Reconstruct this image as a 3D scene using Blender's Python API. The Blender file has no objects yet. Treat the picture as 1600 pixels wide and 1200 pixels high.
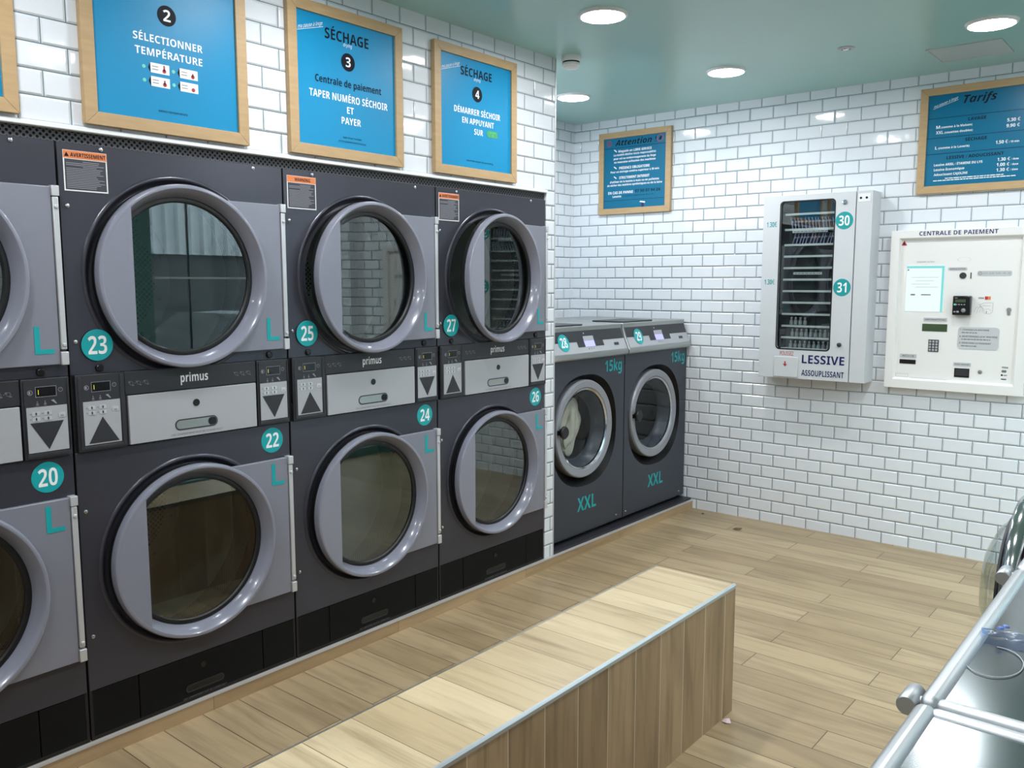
import bpy, bmesh, math, random, unicodedata
from mathutils import Vector, Matrix, noise
random.seed(7)
C = bpy.context.scene.collection
SC = bpy.context.scene
PI = math.pi

# ------------------------------------------------------------------ camera
cam_d = bpy.data.cameras.new('camera')
cam_d.sensor_width = 36.0
cam_d.lens = 1338.35 * 36.0 / 1600.0
cam_d.clip_start = 0.02
cam = bpy.data.objects.new('camera', cam_d)
cam.location = (2.7121, -0.1733, 1.5315)
cam.rotation_euler = (PI / 2 - 0.1179, 0.0, 0.6915)
C.objects.link(cam)
SC.camera = cam

# ------------------------------------------------------------------ world / exposure
w = bpy.data.worlds.new('World')
SC.world = w
w.use_nodes = True
wb = w.node_tree.nodes['Background']
wb.inputs[0].default_value = (0.80, 0.90, 1.0, 1)
wb.inputs[1].default_value = 3.2
SC.view_settings.view_transform = 'Standard'
SC.view_settings.look = 'None'
SC.view_settings.gamma = 1.0
SC.view_settings.use_curve_mapping = False
SC.view_settings.exposure = 1.25
LAMP = 58.0            # strength of every ceiling downlight diffuser
SC.cycles.use_denoising = True
SC.cycles.max_bounces = 10
SC.cycles.diffuse_bounces = 5
SC.cycles.glossy_bounces = 5
SC.cycles.transparent_max_bounces = 16
SC.cycles.caustics_reflective = False
SC.cycles.caustics_refractive = False
SC.cycles.sample_clamp_indirect = 6.0


# ------------------------------------------------------------------ materials
def lin(c):
    return tuple((x / 12.92 if x <= 0.04045 else ((x + 0.055) / 1.055) ** 2.4) for x in (v / 255.0 for v in c))


def rgba(c):
    return lin(c) + (1.0,)


def new_mat(name):
    m = bpy.data.materials.new(name)
    m.use_nodes = True
    nt = m.node_tree
    return m, nt, nt.nodes['Principled BSDF']


def mat(name, c, rough=0.5, metal=0.0, emit=None, es=0.0, spec=0.5, coat=0.0, bump=0.0, bscale=60.0, var=0.0):
    m, nt, b = new_mat(name)
    b.inputs['Base Color'].default_value = rgba(c)
    b.inputs['Roughness'].default_value = rough
    b.inputs['Metallic'].default_value = metal
    b.inputs['Specular IOR Level'].default_value = spec
    if coat:
        b.inputs['Coat Weight'].default_value = coat
        b.inputs['Coat Roughness'].default_value = 0.08
    if emit:
        b.inputs['Emission Color'].default_value = rgba(emit)
        b.inputs['Emission Strength'].default_value = es
    if bump or var:
        tc = nt.nodes.new('ShaderNodeTexCoord')
        n = nt.nodes.new('ShaderNodeTexNoise')
        n.inputs['Scale'].default_value = bscale
        n.inputs['Detail'].default_value = 4
        nt.links.new(tc.outputs['Object'], n.inputs['Vector'])
        if bump:
            bp = nt.nodes.new('ShaderNodeBump')
            bp.inputs['Strength'].default_value = bump
            bp.inputs['Distance'].default_value = 0.002
            nt.links.new(n.outputs['Fac'], bp.inputs['Height'])
            nt.links.new(bp.outputs['Normal'], b.inputs['Normal'])
        if var:
            mr = nt.nodes.new('ShaderNodeMapRange')
            mr.inputs['To Min'].default_value = max(0.02, rough - var)
            mr.inputs['To Max'].default_value = rough + var
            nt.links.new(n.outputs['Fac'], mr.inputs['Value'])
            nt.links.new(mr.outputs['Result'], b.inputs['Roughness'])
    return m


def math_node(nt, op, a, b=None):
    n = nt.nodes.new('ShaderNodeMath')
    n.operation = op
    for i, v in enumerate((a, b)):
        if v is None:
            continue
        if isinstance(v, (int, float)):
            n.inputs[i].default_value = v
        else:
            nt.links.new(v, n.inputs[i])
    return n.outputs[0]


def mixc(nt, fac, a, b, blend='MIX'):
    n = nt.nodes.new('ShaderNodeMix')
    n.data_type = 'RGBA'
    n.blend_type = blend
    for i, v in ((0, fac), (6, a), (7, b)):
        if isinstance(v, (int, float)):
            n.inputs[i].default_value = v
        elif isinstance(v, tuple):
            n.inputs[i].default_value = v
        else:
            nt.links.new(v, n.inputs[i])
    return n.outputs[2]


def brick(nt, vec, bw, rh, mortar, smooth, c1, c2, cm, offset=0.5):
    n = nt.nodes.new('ShaderNodeTexBrick')
    n.offset = offset
    n.offset_frequency = 2
    n.squash = 1.0
    n.inputs['Scale'].default_value = 1.0
    n.inputs['Brick Width'].default_value = bw
    n.inputs['Row Height'].default_value = rh
    n.inputs['Mortar Size'].default_value = mortar
    n.inputs['Mortar Smooth'].default_value = smooth
    n.inputs['Color1'].default_value = c1
    n.inputs['Color2'].default_value = c2
    n.inputs['Mortar'].default_value = cm
    nt.links.new(vec, n.inputs['Vector'])
    return n


def tile_mat(name, bw, rh):
    m, nt, b = new_mat(name)
    uv = nt.nodes.new('ShaderNodeUVMap').outputs[0]
    g = brick(nt, uv, bw, rh, 0.0014, 0.0, (0, 0, 0, 1), (0, 0, 0, 1), (1, 1, 1, 1))
    bev = brick(nt, uv, bw, rh, 0.0085, 1.0, (0, 0, 0, 1), (1, 1, 1, 1), (.5, .5, .5, 1))
    col = mixc(nt, g.outputs['Fac'], rgba((228, 232, 238)), rgba((72, 104, 110)))
    nt.links.new(col, b.inputs['Base Color'])
    r = mixc(nt, g.outputs['Fac'], (0.07, 0.07, 0.07, 1), (0.7, 0.7, 0.7, 1))
    nt.links.new(r, b.inputs['Roughness'])
    n = nt.nodes.new('ShaderNodeTexNoise')
    n.inputs['Scale'].default_value = 9.0
    nt.links.new(uv, n.inputs['Vector'])
    h = math_node(nt, 'SUBTRACT', 1.0, bev.outputs['Fac'])
    h2 = math_node(nt, 'ADD', h, math_node(nt, 'MULTIPLY', n.outputs['Fac'], 0.25))
    bp = nt.nodes.new('ShaderNodeBump')
    bp.inputs['Strength'].default_value = 0.9
    bp.inputs['Distance'].default_value = 0.005
    nt.links.new(h2, bp.inputs['Height'])
    nt.links.new(bp.outputs['Normal'], b.inputs['Normal'])
    b.inputs['Specular IOR Level'].default_value = 0.55
    return m


def plank_mat(name, bw, rh, c_a, c_b, c_dark, c_joint, mortar=0.0011, rough=0.38, off=0.5, pink=0.0):
    m, nt, b = new_mat(name)
    uv = nt.nodes.new('ShaderNodeUVMap').outputs[0]
    rnd = brick(nt, uv, bw, rh, 0.0, 0.0, (0, 0, 0, 1), (1, 1, 1, 1), (0.5, 0.5, 0.5, 1), off)
    j = brick(nt, uv, bw, rh, mortar, 0.0, (0, 0, 0, 1), (0, 0, 0, 1), (1, 1, 1, 1), off)
    sep = nt.nodes.new('ShaderNodeSeparateColor')
    nt.links.new(rnd.outputs['Color'], sep.inputs[0])
    r = sep.outputs[0]
    mp = nt.nodes.new('ShaderNodeMapping')
    mp.inputs['Scale'].default_value = (1.6, 30.0, 1.0)
    nt.links.new(uv, mp.inputs['Vector'])
    n = nt.nodes.new('ShaderNodeTexNoise')
    n.noise_dimensions = '4D'
    n.inputs['Scale'].default_value = 1.0
    n.inputs['Detail'].default_value = 6.0
    n.inputs['Roughness'].default_value = 0.62
    n.inputs['Distortion'].default_value = 0.6
    nt.links.new(mp.outputs[0], n.inputs['Vector'])
    nt.links.new(math_node(nt, 'MULTIPLY', r, 37.0), n.inputs['W'])
    mp2 = nt.nodes.new('ShaderNodeMapping')
    mp2.inputs['Scale'].default_value = (1.2, 7.0, 1.0)
    nt.links.new(uv, mp2.inputs['Vector'])
    n2 = nt.nodes.new('ShaderNodeTexNoise')
    n2.noise_dimensions = '4D'
    n2.inputs['Scale'].default_value = 1.3
    n2.inputs['Detail'].default_value = 3.0
    n2.inputs['Distortion'].default_value = 1.2
    nt.links.new(mp2.outputs[0], n2.inputs['Vector'])
    nt.links.new(math_node(nt, 'MULTIPLY', r, 53.0), n2.inputs['W'])
    base = mixc(nt, r, rgba(c_a), rgba(c_b))
    rp = nt.nodes.new('ShaderNodeValToRGB')
    rp.color_ramp.elements[0].position = 0.50
    rp.color_ramp.elements[1].position = 0.78
    nt.links.new(n.outputs['Fac'], rp.inputs[0])
    rp2 = nt.nodes.new('ShaderNodeValToRGB')
    rp2.color_ramp.elements[0].position = 0.45
    rp2.color_ramp.elements[1].position = 0.75
    nt.links.new(n2.outputs['Fac'], rp2.inputs[0])
    fac = math_node(nt, 'ADD', math_node(nt, 'MULTIPLY', rp.outputs[0], 0.55), math_node(nt, 'MULTIPLY', rp2.outputs[0], 0.45))
    c = mixc(nt, fac, base, rgba(c_dark))
    c = mixc(nt, j.outputs['Fac'], c, rgba(c_joint))
    nt.links.new(c, b.inputs['Base Color'])
    b.inputs['Roughness'].default_value = rough
    bp = nt.nodes.new('ShaderNodeBump')
    bp.inputs['Strength'].default_value = 0.25
    bp.inputs['Distance'].default_value = 0.001
    nt.links.new(math_node(nt, 'SUBTRACT', math_node(nt, 'MULTIPLY', n.outputs['Fac'], 0.4), j.outputs['Fac']), bp.inputs['Height'])
    nt.links.new(bp.outputs['Normal'], b.inputs['Normal'])
    return m


def oak_mat(name, ca, cb):
    m, nt, b = new_mat(name)
    tc = nt.nodes.new('ShaderNodeTexCoord')
    mp = nt.nodes.new('ShaderNodeMapping')
    mp.inputs['Scale'].default_value = (8.0, 8.0, 45.0)
    nt.links.new(tc.outputs['Object'], mp.inputs['Vector'])
    n = nt.nodes.new('ShaderNodeTexNoise')
    n.inputs['Scale'].default_value = 1.5
    n.inputs['Detail'].default_value = 5
    nt.links.new(mp.outputs[0], n.inputs['Vector'])
    nt.links.new(mixc(nt, n.outputs['Fac'], rgba(ca), rgba(cb)), b.inputs['Base Color'])
    b.inputs['Roughness'].default_value = 0.5
    return m


def glass_mat(name, tint=(255, 255, 255), gain=1.5, add=0.015, rough=0.0):
    m = bpy.data.materials.new(name)
    m.use_nodes = True
    nt = m.node_tree
    nt.nodes.remove(nt.nodes['Principled BSDF'])
    out = nt.nodes['Material Output']
    t = nt.nodes.new('ShaderNodeBsdfTransparent')
    t.inputs[0].default_value = rgba(tint)
    g = nt.nodes.new('ShaderNodeBsdfGlossy')
    g.inputs['Roughness'].default_value = rough
    g.inputs['Color'].default_value = (0.95, 1.0, 0.99, 1)
    lw = nt.nodes.new('ShaderNodeLayerWeight')
    lw.inputs['Blend'].default_value = 0.5
    fr = math_node(nt, 'ADD', math_node(nt, 'MULTIPLY', math_node(nt, 'POWER', lw.outputs['Facing'], 5.0), 0.92), 0.08)
    k = math_node(nt, 'ADD', math_node(nt, 'MULTIPLY', fr, gain), add)
    k = math_node(nt, 'MINIMUM', k, 1.0)
    mx = nt.nodes.new('ShaderNodeMixShader')
    nt.links.new(k, mx.inputs[0])
    nt.links.new(t.outputs[0], mx.inputs[1])
    nt.links.new(g.outputs[0], mx.inputs[2])
    nt.links.new(mx.outputs[0], out.inputs['Surface'])
    return m


def perf_mat(name, c, hole, pitch, rad, metal=0.8, rough=0.35):
    """metal sheet punched with staggered round holes (UV in metres)"""
    m, nt, b = new_mat(name)
    uv = nt.nodes.new('ShaderNodeUVMap').outputs[0]
    mp = nt.nodes.new('ShaderNodeMapping')
    mp.inputs['Rotation'].default_value = (0, 0, PI / 4)
    mp.inputs['Scale'].default_value = (1 / pitch,) * 3
    nt.links.new(uv, mp.inputs['Vector'])
    v = nt.nodes.new('ShaderNodeTexVoronoi')
    v.voronoi_dimensions = '2D'
    v.inputs['Scale'].default_value = 1.0
    v.inputs['Randomness'].default_value = 0.0
    nt.links.new(mp.outputs[0], v.inputs['Vector'])
    f = math_node(nt, 'LESS_THAN', v.outputs['Distance'], rad)
    nt.links.new(mixc(nt, f, rgba(c), rgba(hole)), b.inputs['Base Color'])
    nt.links.new(math_node(nt, 'MULTIPLY', math_node(nt, 'SUBTRACT', 1.0, f), metal), b.inputs['Metallic'])
    nt.links.new(math_node(nt, 'ADD', math_node(nt, 'MULTIPLY', f, 0.5), rough), b.inputs['Roughness'])
    return m


def steel_mat(name, c=(176, 180, 182), rough=0.3, streak=(4.0, 120.0, 4.0)):
    m, nt, b = new_mat(name)
    tc = nt.nodes.new('ShaderNodeTexCoord')
    mp = nt.nodes.new('ShaderNodeMapping')
    mp.inputs['Scale'].default_value = streak
    nt.links.new(tc.outputs['Object'], mp.inputs['Vector'])
    n = nt.nodes.new('ShaderNodeTexNoise')
    n.inputs['Scale'].default_value = 3.0
    n.inputs['Detail'].default_value = 4
    nt.links.new(mp.outputs[0], n.inputs['Vector'])
    b.inputs['Base Color'].default_value = rgba(c)
    b.inputs['Metallic'].default_value = 1.0
    mr = nt.nodes.new('ShaderNodeMapRange')
    mr.inputs['To Min'].default_value = rough - 0.015
    mr.inputs['To Max'].default_value = rough + 0.025
    nt.links.new(n.outputs['Fac'], mr.inputs['Value'])
    nt.links.new(mr.outputs['Result'], b.inputs['Roughness'])
    return m


M = {}
M['tile_left'] = tile_mat('white_metro_tile_left', 0.150, 0.0749)
M['tile_back'] = tile_mat('white_metro_tile_back', 0.151, 0.0749)
M['floor'] = plank_mat('wood_plank_floor_tile', 0.9, 0.1455, (183, 161, 127), (159, 137, 104), (104, 86, 62), (74, 60, 46), mortar=0.0016)
M['plinth'] = plank_mat('wood_plank_plinth', 0.9, 0.5, (184, 157, 122), (172, 146, 112), (132, 108, 78), (116, 98, 76))
M['bench_top'] = plank_mat('bench_top_planks', 6.0, 0.147, (216, 197, 160), (190, 169, 131), (126, 102, 68), (124, 104, 76), mortar=0.0012, rough=0.34)
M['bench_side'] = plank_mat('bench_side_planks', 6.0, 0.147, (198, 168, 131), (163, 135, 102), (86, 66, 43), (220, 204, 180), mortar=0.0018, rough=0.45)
M['ceiling'] = mat('teal_ceiling_paint', (160, 200, 193), 0.3, spec=0.4)
M['oak'] = oak_mat('oak_frame', (196, 166, 124), (172, 142, 102))
M['white_paint'] = mat('white_enamel', (232, 232, 232), 0.35)
M['white_trim'] = mat('white_trim', (236, 238, 240), 0.3)
M['charcoal'] = mat('charcoal_enamel', (66, 66, 75), 0.26, metal=0.3)
M['charcoal_w'] = mat('washer_charcoal_enamel', (58, 63, 73), 0.4, metal=0.2)
M['dark_gap'] = mat('black_gap', (14, 14, 16), 0.6)
M['kick'] = mat('black_kick_panel', (14, 15, 15), 0.6, spec=0.18)
M['fascia'] = mat('dark_fascia', (44, 45, 50), 0.42)
M['black'] = mat('black_plastic', (16, 16, 18), 0.35)
M['gloss_black'] = mat('gloss_black_plastic', (10, 11, 13), 0.22)
M['rubber'] = mat('black_rubber_seal', (14, 15, 17), 0.45)
M['door_grey'] = mat('door_grey_enamel', (134, 136, 150), 0.22, coat=0.4)
M['panel_grey'] = mat('panel_grey_enamel', (136, 138, 150), 0.32, metal=0.15)
M['silver'] = mat('silver_plastic', (176, 178, 183), 0.42, metal=0.15)
M['hinge'] = mat('hinge_silver', (208, 209, 212), 0.35, metal=0.4)
M['teal'] = mat('teal_sticker', (14, 164, 168), 0.4)
M['teal_dark'] = mat('teal_sticker_round', (16, 150, 152), 0.4)
M['white_ink'] = mat('white_ink', (244, 246, 248), 0.45)
M['dark_ink'] = mat('dark_ink', (14, 17, 30), 0.6, spec=0.2)
M['navy_ink'] = mat('navy_ink', (24, 24, 90), 0.4)
M['red_ink'] = mat('red_ink', (178, 44, 52), 0.45)
M['grey_ink'] = mat('grey_ink', (110, 112, 116), 0.5)
M['poster'] = mat('blue_poster_print', (0, 138, 188), 0.42, spec=0.35)
M['poster_shaded'] = mat('shaded_blue_poster_print', (0, 106, 142), 0.3, spec=0.3)  # poster blue with the back wall's duller light put into the colour
M['orange'] = mat('orange_ink', (222, 128, 74), 0.5)
M['green'] = mat('green_ink', (64, 160, 92), 0.45)
M['mint'] = mat('mint_ink', (110, 208, 190), 0.45)
M['label_dark'] = mat('label_dark_print', (58, 58, 66), 0.5)
M['label_line'] = mat('label_text_lines', (150, 150, 158), 0.5)
M['steel'] = steel_mat('brushed_steel', (194, 198, 201), 0.44)
M['steel_panel'] = steel_mat('brushed_steel_panel', (132, 140, 142), 0.15)
M['steel_soft'] = steel_mat('brushed_steel_soft', (178, 180, 178), 0.36)
M['chrome'] = mat('chrome', (205, 207, 210), 0.12, metal=1.0)
M['screw'] = mat('screw_steel', (190, 192, 196), 0.25, metal=1.0)
M['drum'] = mat('drum_steel', (190, 197, 192), 0.4, metal=0.35)
M['drum_perf'] = perf_mat('perforated_drum_steel', (188, 195, 190), (8, 8, 8), 0.0155, 0.30, metal=0.35, rough=0.4)
M['drum_fine'] = perf_mat('fine_perforated_drum_steel', (160, 166, 162), (14, 14, 14), 0.0085, 0.30, metal=0.35, rough=0.4)
M['grille'] = perf_mat('perforated_black_grille', (84, 84, 88), (3, 3, 3), 0.0130, 0.34, metal=0.3, rough=0.5)
M['glass'] = glass_mat('door_glass', (186, 196, 191), 1.6, 0.0)
M['glass_clear'] = glass_mat('clear_glass', (235, 240, 240), 1.0, 0.0)
M['glass_soft'] = glass_mat('washer_bowl_glass', (225, 230, 230), 0.45, 0.0)
M['window_glass'] = glass_mat('shop_window_glass', (235, 242, 240), 1.0, 0.0)
M['diffuser'] = mat('downlight_diffuser', (255, 255, 255), 0.5, emit=(250, 252, 255), es=LAMP)
M['lcd_on'] = mat('bluish_display', (150, 150, 220), 0.3, emit=(150, 150, 230), es=0.45)
M['screen'] = mat('white_lcd_screen', (60, 70, 70), 0.25, emit=(232, 251, 249), es=0.43)
M['screen_edge'] = mat('cyan_lcd_band', (50, 70, 70), 0.25, emit=(130, 228, 228), es=0.36)
M['lcd_green'] = mat('green_lcd', (60, 78, 52), 0.3)
M['led'] = mat('yellow_led', (230, 220, 60), 0.4, emit=(230, 220, 60), es=0.35)
M['dispenser'] = mat('dispenser_grey_white', (203, 206, 209), 0.38)
M['terminal'] = mat('terminal_white', (232, 231, 228), 0.38)
M['label_grey'] = mat('label_grey', (192, 194, 196), 0.45)
M['inside'] = mat('dispenser_inside', (96, 101, 106), 0.6)
M['sachet'] = mat('navy_sachet', (22, 26, 84), 0.4)
M['sachet_w'] = mat('pale_sachet_edge', (205, 208, 228), 0.35)
M['bottle'] = mat('grey_white_bottle', (176, 176, 180), 0.35)
M['cloth'] = mat('cream_cloth', (242, 234, 218), 0.85, bump=0.4, bscale=90)
M['teal_frame'] = mat('teal_aluminium', (92, 140, 136), 0.4)
M['asphalt'] = mat('asphalt', (92, 92, 94), 0.9, bump=0.5, bscale=40)
M['pave'] = mat('pavement_concrete', (150, 148, 142), 0.85, bump=0.3, bscale=20)
M['car_paint'] = mat('silver_car_paint', (150, 154, 160), 0.2, metal=0.7, coat=0.8)
M['car_glass'] = mat('dark_car_glass', (20, 28, 30), 0.05)
M['tyre'] = mat('tyre_rubber', (22, 22, 22), 0.8)
M['corr'] = mat('corrugated_cladding', (204, 206, 210), 0.5)
M['facade'] = mat('grey_facade', (74, 76, 80), 0.7)
M['paper_pink'] = mat('pink_paper', (232, 206, 210), 0.7)
M['leaf'] = mat('dry_brown_leaf', (98, 82, 56), 0.8)
M['blue_film'] = glass_mat('blue_translucent_film', (200, 213, 242), 0.7, 0.02, 0.25)
M['blue_cap'] = mat('blue_plastic', (104, 134, 206), 0.35)
M['thread'] = mat('pale_thread', (206, 212, 216), 0.6)
M['hatch'] = mat('ceiling_hatch_paint', (184, 194, 190), 0.45)
M['amber'] = mat('amber_plastic', (220, 140, 40), 0.4)


# ------------------------------------------------------------------ mesh building
class MB:
    def __init__(self, off=(0, 0, 0)):
        self.v = []
        self.f = []
        self.words = []
        self.off = off

    def add(self, verts, faces):
        b = len(self.v)
        o = self.off
        self.v += [(x + o[0], y + o[1], z + o[2]) for x, y, z in verts]
        self.f += [tuple(b + i for i in f) for f in faces]
        return b

    def box(self, x0, x1, y0, y1, z0, z1):
        self.add([(x0, y0, z0), (x1, y0, z0), (x1, y1, z0), (x0, y1, z0), (x0, y0, z1), (x1, y0, z1), (x1, y1, z1), (x0, y1, z1)],
                 [(0, 3, 2, 1), (4, 5, 6, 7), (0, 1, 5, 4), (1, 2, 6, 5), (2, 3, 7, 6), (3, 0, 4, 7)])
        return self

    def prism(self, poly, a0, a1, axis='x'):
        """polygon in the plane across the axis; axis x: (y,z), y: (x,z), z: (x,y)"""
        n = len(poly)

        def P(p, a):
            return (a, p[0], p[1]) if axis == 'x' else ((p[0], a, p[1]) if axis == 'y' else (p[0], p[1], a))
        self.add([P(p, a0) for p in poly] + [P(p, a1) for p in poly],
                 [tuple(range(n - 1, -1, -1)), tuple(range(n, 2 * n))] + [(i, (i + 1) % n, n + (i + 1) % n, n + i) for i in range(n)])
        return self

    def lathe(self, prof, c, axis='x', n=64, closed=False, cap0=False, cap1=False, a0=0.0, a1=2 * PI):
        """prof = [(radius, along)], c = centre; axis x/y/z"""
        full = abs(a1 - a0 - 2 * PI) < 1e-6
        m = n if full else n + 1
        vs = []
        for r, t in prof:
            for i in range(m):
                a = a0 + (a1 - a0) * i / n
                u, v = r * math.cos(a), r * math.sin(a)
                if axis == 'x':
                    vs.append((c[0] + t, c[1] + u, c[2] + v))
                elif axis == 'y':
                    vs.append((c[0] + u, c[1] + t, c[2] + v))
                else:
                    vs.append((c[0] + u, c[1] + v, c[2] + t))
        fs = []
        k = len(prof)
        for j in range(k if closed else k - 1):
            j2 = (j + 1) % k
            for i in range(n if not full else m):
                i2 = (i + 1) % m if full else i + 1
                fs.append((j * m + i, j * m + i2, j2 * m + i2, j2 * m + i))
        if cap0:
            fs.append(tuple(range(m)))
        if cap1:
            fs.append(tuple((k - 1) * m + i for i in range(m)))
        self.add(vs, fs)
        return self

    def cyl(self, c, r, t0, t1, axis='x', n=32):
        return self.lathe([(r, t0), (r, t1)], c, axis, n, cap0=True, cap1=True)

    def holed(self, x0, x1, y0, y1, z0, z1, cy, cz, r, n=72, outline=None):
        """rectangular plate (normal x) with a round (or given) hole"""
        ang = [2 * PI * i / n for i in range(n)]
        for yy in (y0, y1):
            for zz in (z0, z1):
                ang.append(math.atan2(zz - cz, yy - cy) % (2 * PI))
        ang = sorted(set(round(a, 6) for a in ang))
        inn, outr = [], []
        for a in ang:
            ca, sa = math.cos(a), math.sin(a)
            rr = outline(a) if outline else r
            inn.append((cy + rr * ca, cz + rr * sa))
            t = 1e9
            if ca > 1e-9: t = min(t, (y1 - cy) / ca)
            if ca < -1e-9: t = min(t, (y0 - cy) / ca)
            if sa > 1e-9: t = min(t, (z1 - cz) / sa)
            if sa < -1e-9: t = min(t, (z0 - cz) / sa)
            outr.append((cy + t * ca, cz + t * sa))
        k = len(ang)
        vs = [(x1, *p) for p in inn] + [(x1, *p) for p in outr] + [(x0, *p) for p in inn] + [(x0, *p) for p in outr]
        fs = []
        for i in range(k):
            j = (i + 1) % k
            fs += [(i, k + i, k + j, j), (2 * k + i, 2 * k + j, 3 * k + j, 3 * k + i), (i, j, 2 * k + j, 2 * k + i), (k + i, 3 * k + i, 3 * k + j, k + j)]
        self.add(vs, fs)
        return self

    def tube(self, pts, r, n=10, closed=False):
        k = len(pts)
        vs = []
        up = Vector((0, 0, 1))
        P = [Vector(p) for p in pts]
        for i in range(k):
            a = P[i - 1] if i > 0 or closed else P[i]
            b = P[(i + 1) % k] if i < k - 1 or closed else P[i]
            t = (b - a).normalized()
            s = t.cross(up)
            if s.length < 1e-4:
                s = t.cross(Vector((1, 0, 0)))
            s.normalize()
            q = s.cross(t)
            for j in range(n):
                an = 2 * PI * j / n
                vs.append(tuple(P[i] + s * (r * math.cos(an)) + q * (r * math.sin(an))))
        fs = []
        for i in range(k if closed else k - 1):
            i2 = (i + 1) % k
            for j in range(n):
                j2 = (j + 1) % n
                fs.append((i * n + j, i * n + j2, i2 * n + j2, i2 * n + j))
        if not closed:
            fs += [tuple(range(n)), tuple((k - 1) * n + j for j in range(n))]
        self.add(vs, fs)
        return self


def obj(name, mb, m, parent=None, loc=None, bevel=0.0, smooth=False, angle=35, uvf=None, seg=2, recalc=True):
    if name.endswith('lettering') and (len(mb.words) > 1 or (mb.words and mb.words[0][3] - mb.words[0][2] < len(mb.f))):
        # every printed line is a piece of its own; rules and marks go together
        o = None
        used = set()
        for v0, v1, f0, f1 in mb.words:
            q = MB()
            q.v = mb.v[v0:v1]
            q.f = [tuple(i - v0 for i in f) for f in mb.f[f0:f1]]
            used |= set(range(f0, f1))
            o = obj(name, q, m, parent)
        for k, f in enumerate(mb.f):
            if k not in used:
                q = MB()
                q.v = [mb.v[i] for i in f]
                q.f = [tuple(range(len(f)))]
                o = obj('printed_mark', q, m, parent)
        return o
    me = bpy.data.meshes.new(name)
    me.from_pydata(mb.v, [], mb.f)
    if recalc:
        bm = bmesh.new()
        bm.from_mesh(me)
        bmesh.ops.recalc_face_normals(bm, faces=bm.faces)
        bm.to_mesh(me)
        bm.free()
    if uvf:
        uvl = me.uv_layers.new(name='UVMap')
        for p in me.polygons:
            for li in p.loop_indices:
                uvl.data[li].uv = uvf(me.vertices[me.loops[li].vertex_index].co, p.normal)
    me.materials.append(M[m] if isinstance(m, str) else m)
    if smooth or bevel:
        me.shade_smooth()
        me.set_sharp_from_angle(angle=math.radians(angle))
    o = bpy.data.objects.new(name, me)
    C.objects.link(o)
    if loc:
        o.location = loc
    if parent is not None:
        o.parent = parent
    if bevel:
        b = o.modifiers.new('Bevel', 'BEVEL')
        b.width = bevel
        b.segments = seg
        b.limit_method = 'ANGLE'
        b.angle_limit = math.radians(40)
    return o


def thing(name, label, cat, loc=(0, 0, 0), rz=0.0, group=None):
    o = bpy.data.objects.new(name, None)
    o.empty_display_size = 0.1
    C.objects.link(o)
    o.location = loc
    o.rotation_euler = (0, 0, rz)
    o['label'] = label
    o['category'] = cat
    if group:
        o['group'] = group
    return o


def tag(o, label, cat, group=None):
    o['label'] = label
    o['category'] = cat
    if group:
        o['group'] = group
    return o


def struct(o):
    o['kind'] = 'structure'
    return o


# ------------------------------------------------------------------ lettering (built-in font outlines turned into mesh)
_tc = {}


def sans(ch, style):
    """the sans letterforms of the built-in font set: b bold, r regular, i bold italic"""
    base = {'b': (0x1D5D4, 0x1D5EE, 0x1D7EC), 'r': (0x1D5A0, 0x1D5BA, 0x1D7E2), 'i': (0x1D63C, 0x1D656, 0x1D7EC)}[style]
    if 'A' <= ch <= 'Z':
        return chr(base[0] + ord(ch) - 65)
    if 'a' <= ch <= 'z':
        return chr(base[1] + ord(ch) - 97)
    if '0' <= ch <= '9':
        return chr(base[2] + ord(ch) - 48)
    return ch


def raw_glyphs(body):
    cu = bpy.data.curves.new('t', 'FONT')
    cu.body = body
    cu.size = 1.0
    cu.resolution_u = 2
    cu.fill_mode = 'FRONT'
    ob = bpy.data.objects.new('t', cu)
    me = bpy.data.meshes.new_from_object(ob)
    vs = [(v.co.x, v.co.y) for v in me.vertices]
    fs = [tuple(p.vertices) for p in me.polygons]
    bpy.data.meshes.remove(me)
    bpy.data.objects.remove(ob)
    bpy.data.curves.remove(cu)
    return vs, fs


def glyphs(s, bold):
    st = bold if isinstance(bold, str) else ('b' if bold >= 0.015 else 'r')
    key = (s, st)
    if key not in _tc:
        plain, acc = '', []
        for ch in unicodedata.normalize('NFD', s):
            if unicodedata.combining(ch):
                acc.append((len(plain) - 1, ch))
            else:
                plain += ch
        body = ''.join(sans(c, st) for c in plain)
        vs, fs = raw_glyphs(body)
        for i, mark in acc:
            right = max(v[0] for v in raw_glyphs(body[:i + 1])[0])
            own = [v[0] for v in raw_glyphs(body[i])[0]]
            c = right - (max(own) - min(own)) / 2
            y0, y1 = (0.77, 0.92) if plain[i].isupper() else (0.60, 0.75)
            w = 0.06 if st == 'b' else 0.04
            sgn = 1 if mark == '\u0301' else -1
            b0 = len(vs)
            vs += [(c - w - sgn * 0.05, y0), (c + w - sgn * 0.05, y0), (c + w + sgn * 0.07, y1), (c - w + sgn * 0.07, y1)]
            fs.append((b0, b0 + 1, b0 + 2, b0 + 3))
        _tc[key] = (vs, fs)
    return _tc[key]


def cap_h(bold):
    ys = [v[1] for v in glyphs('H', bold)[0]]
    return min(ys), max(ys)


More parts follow.
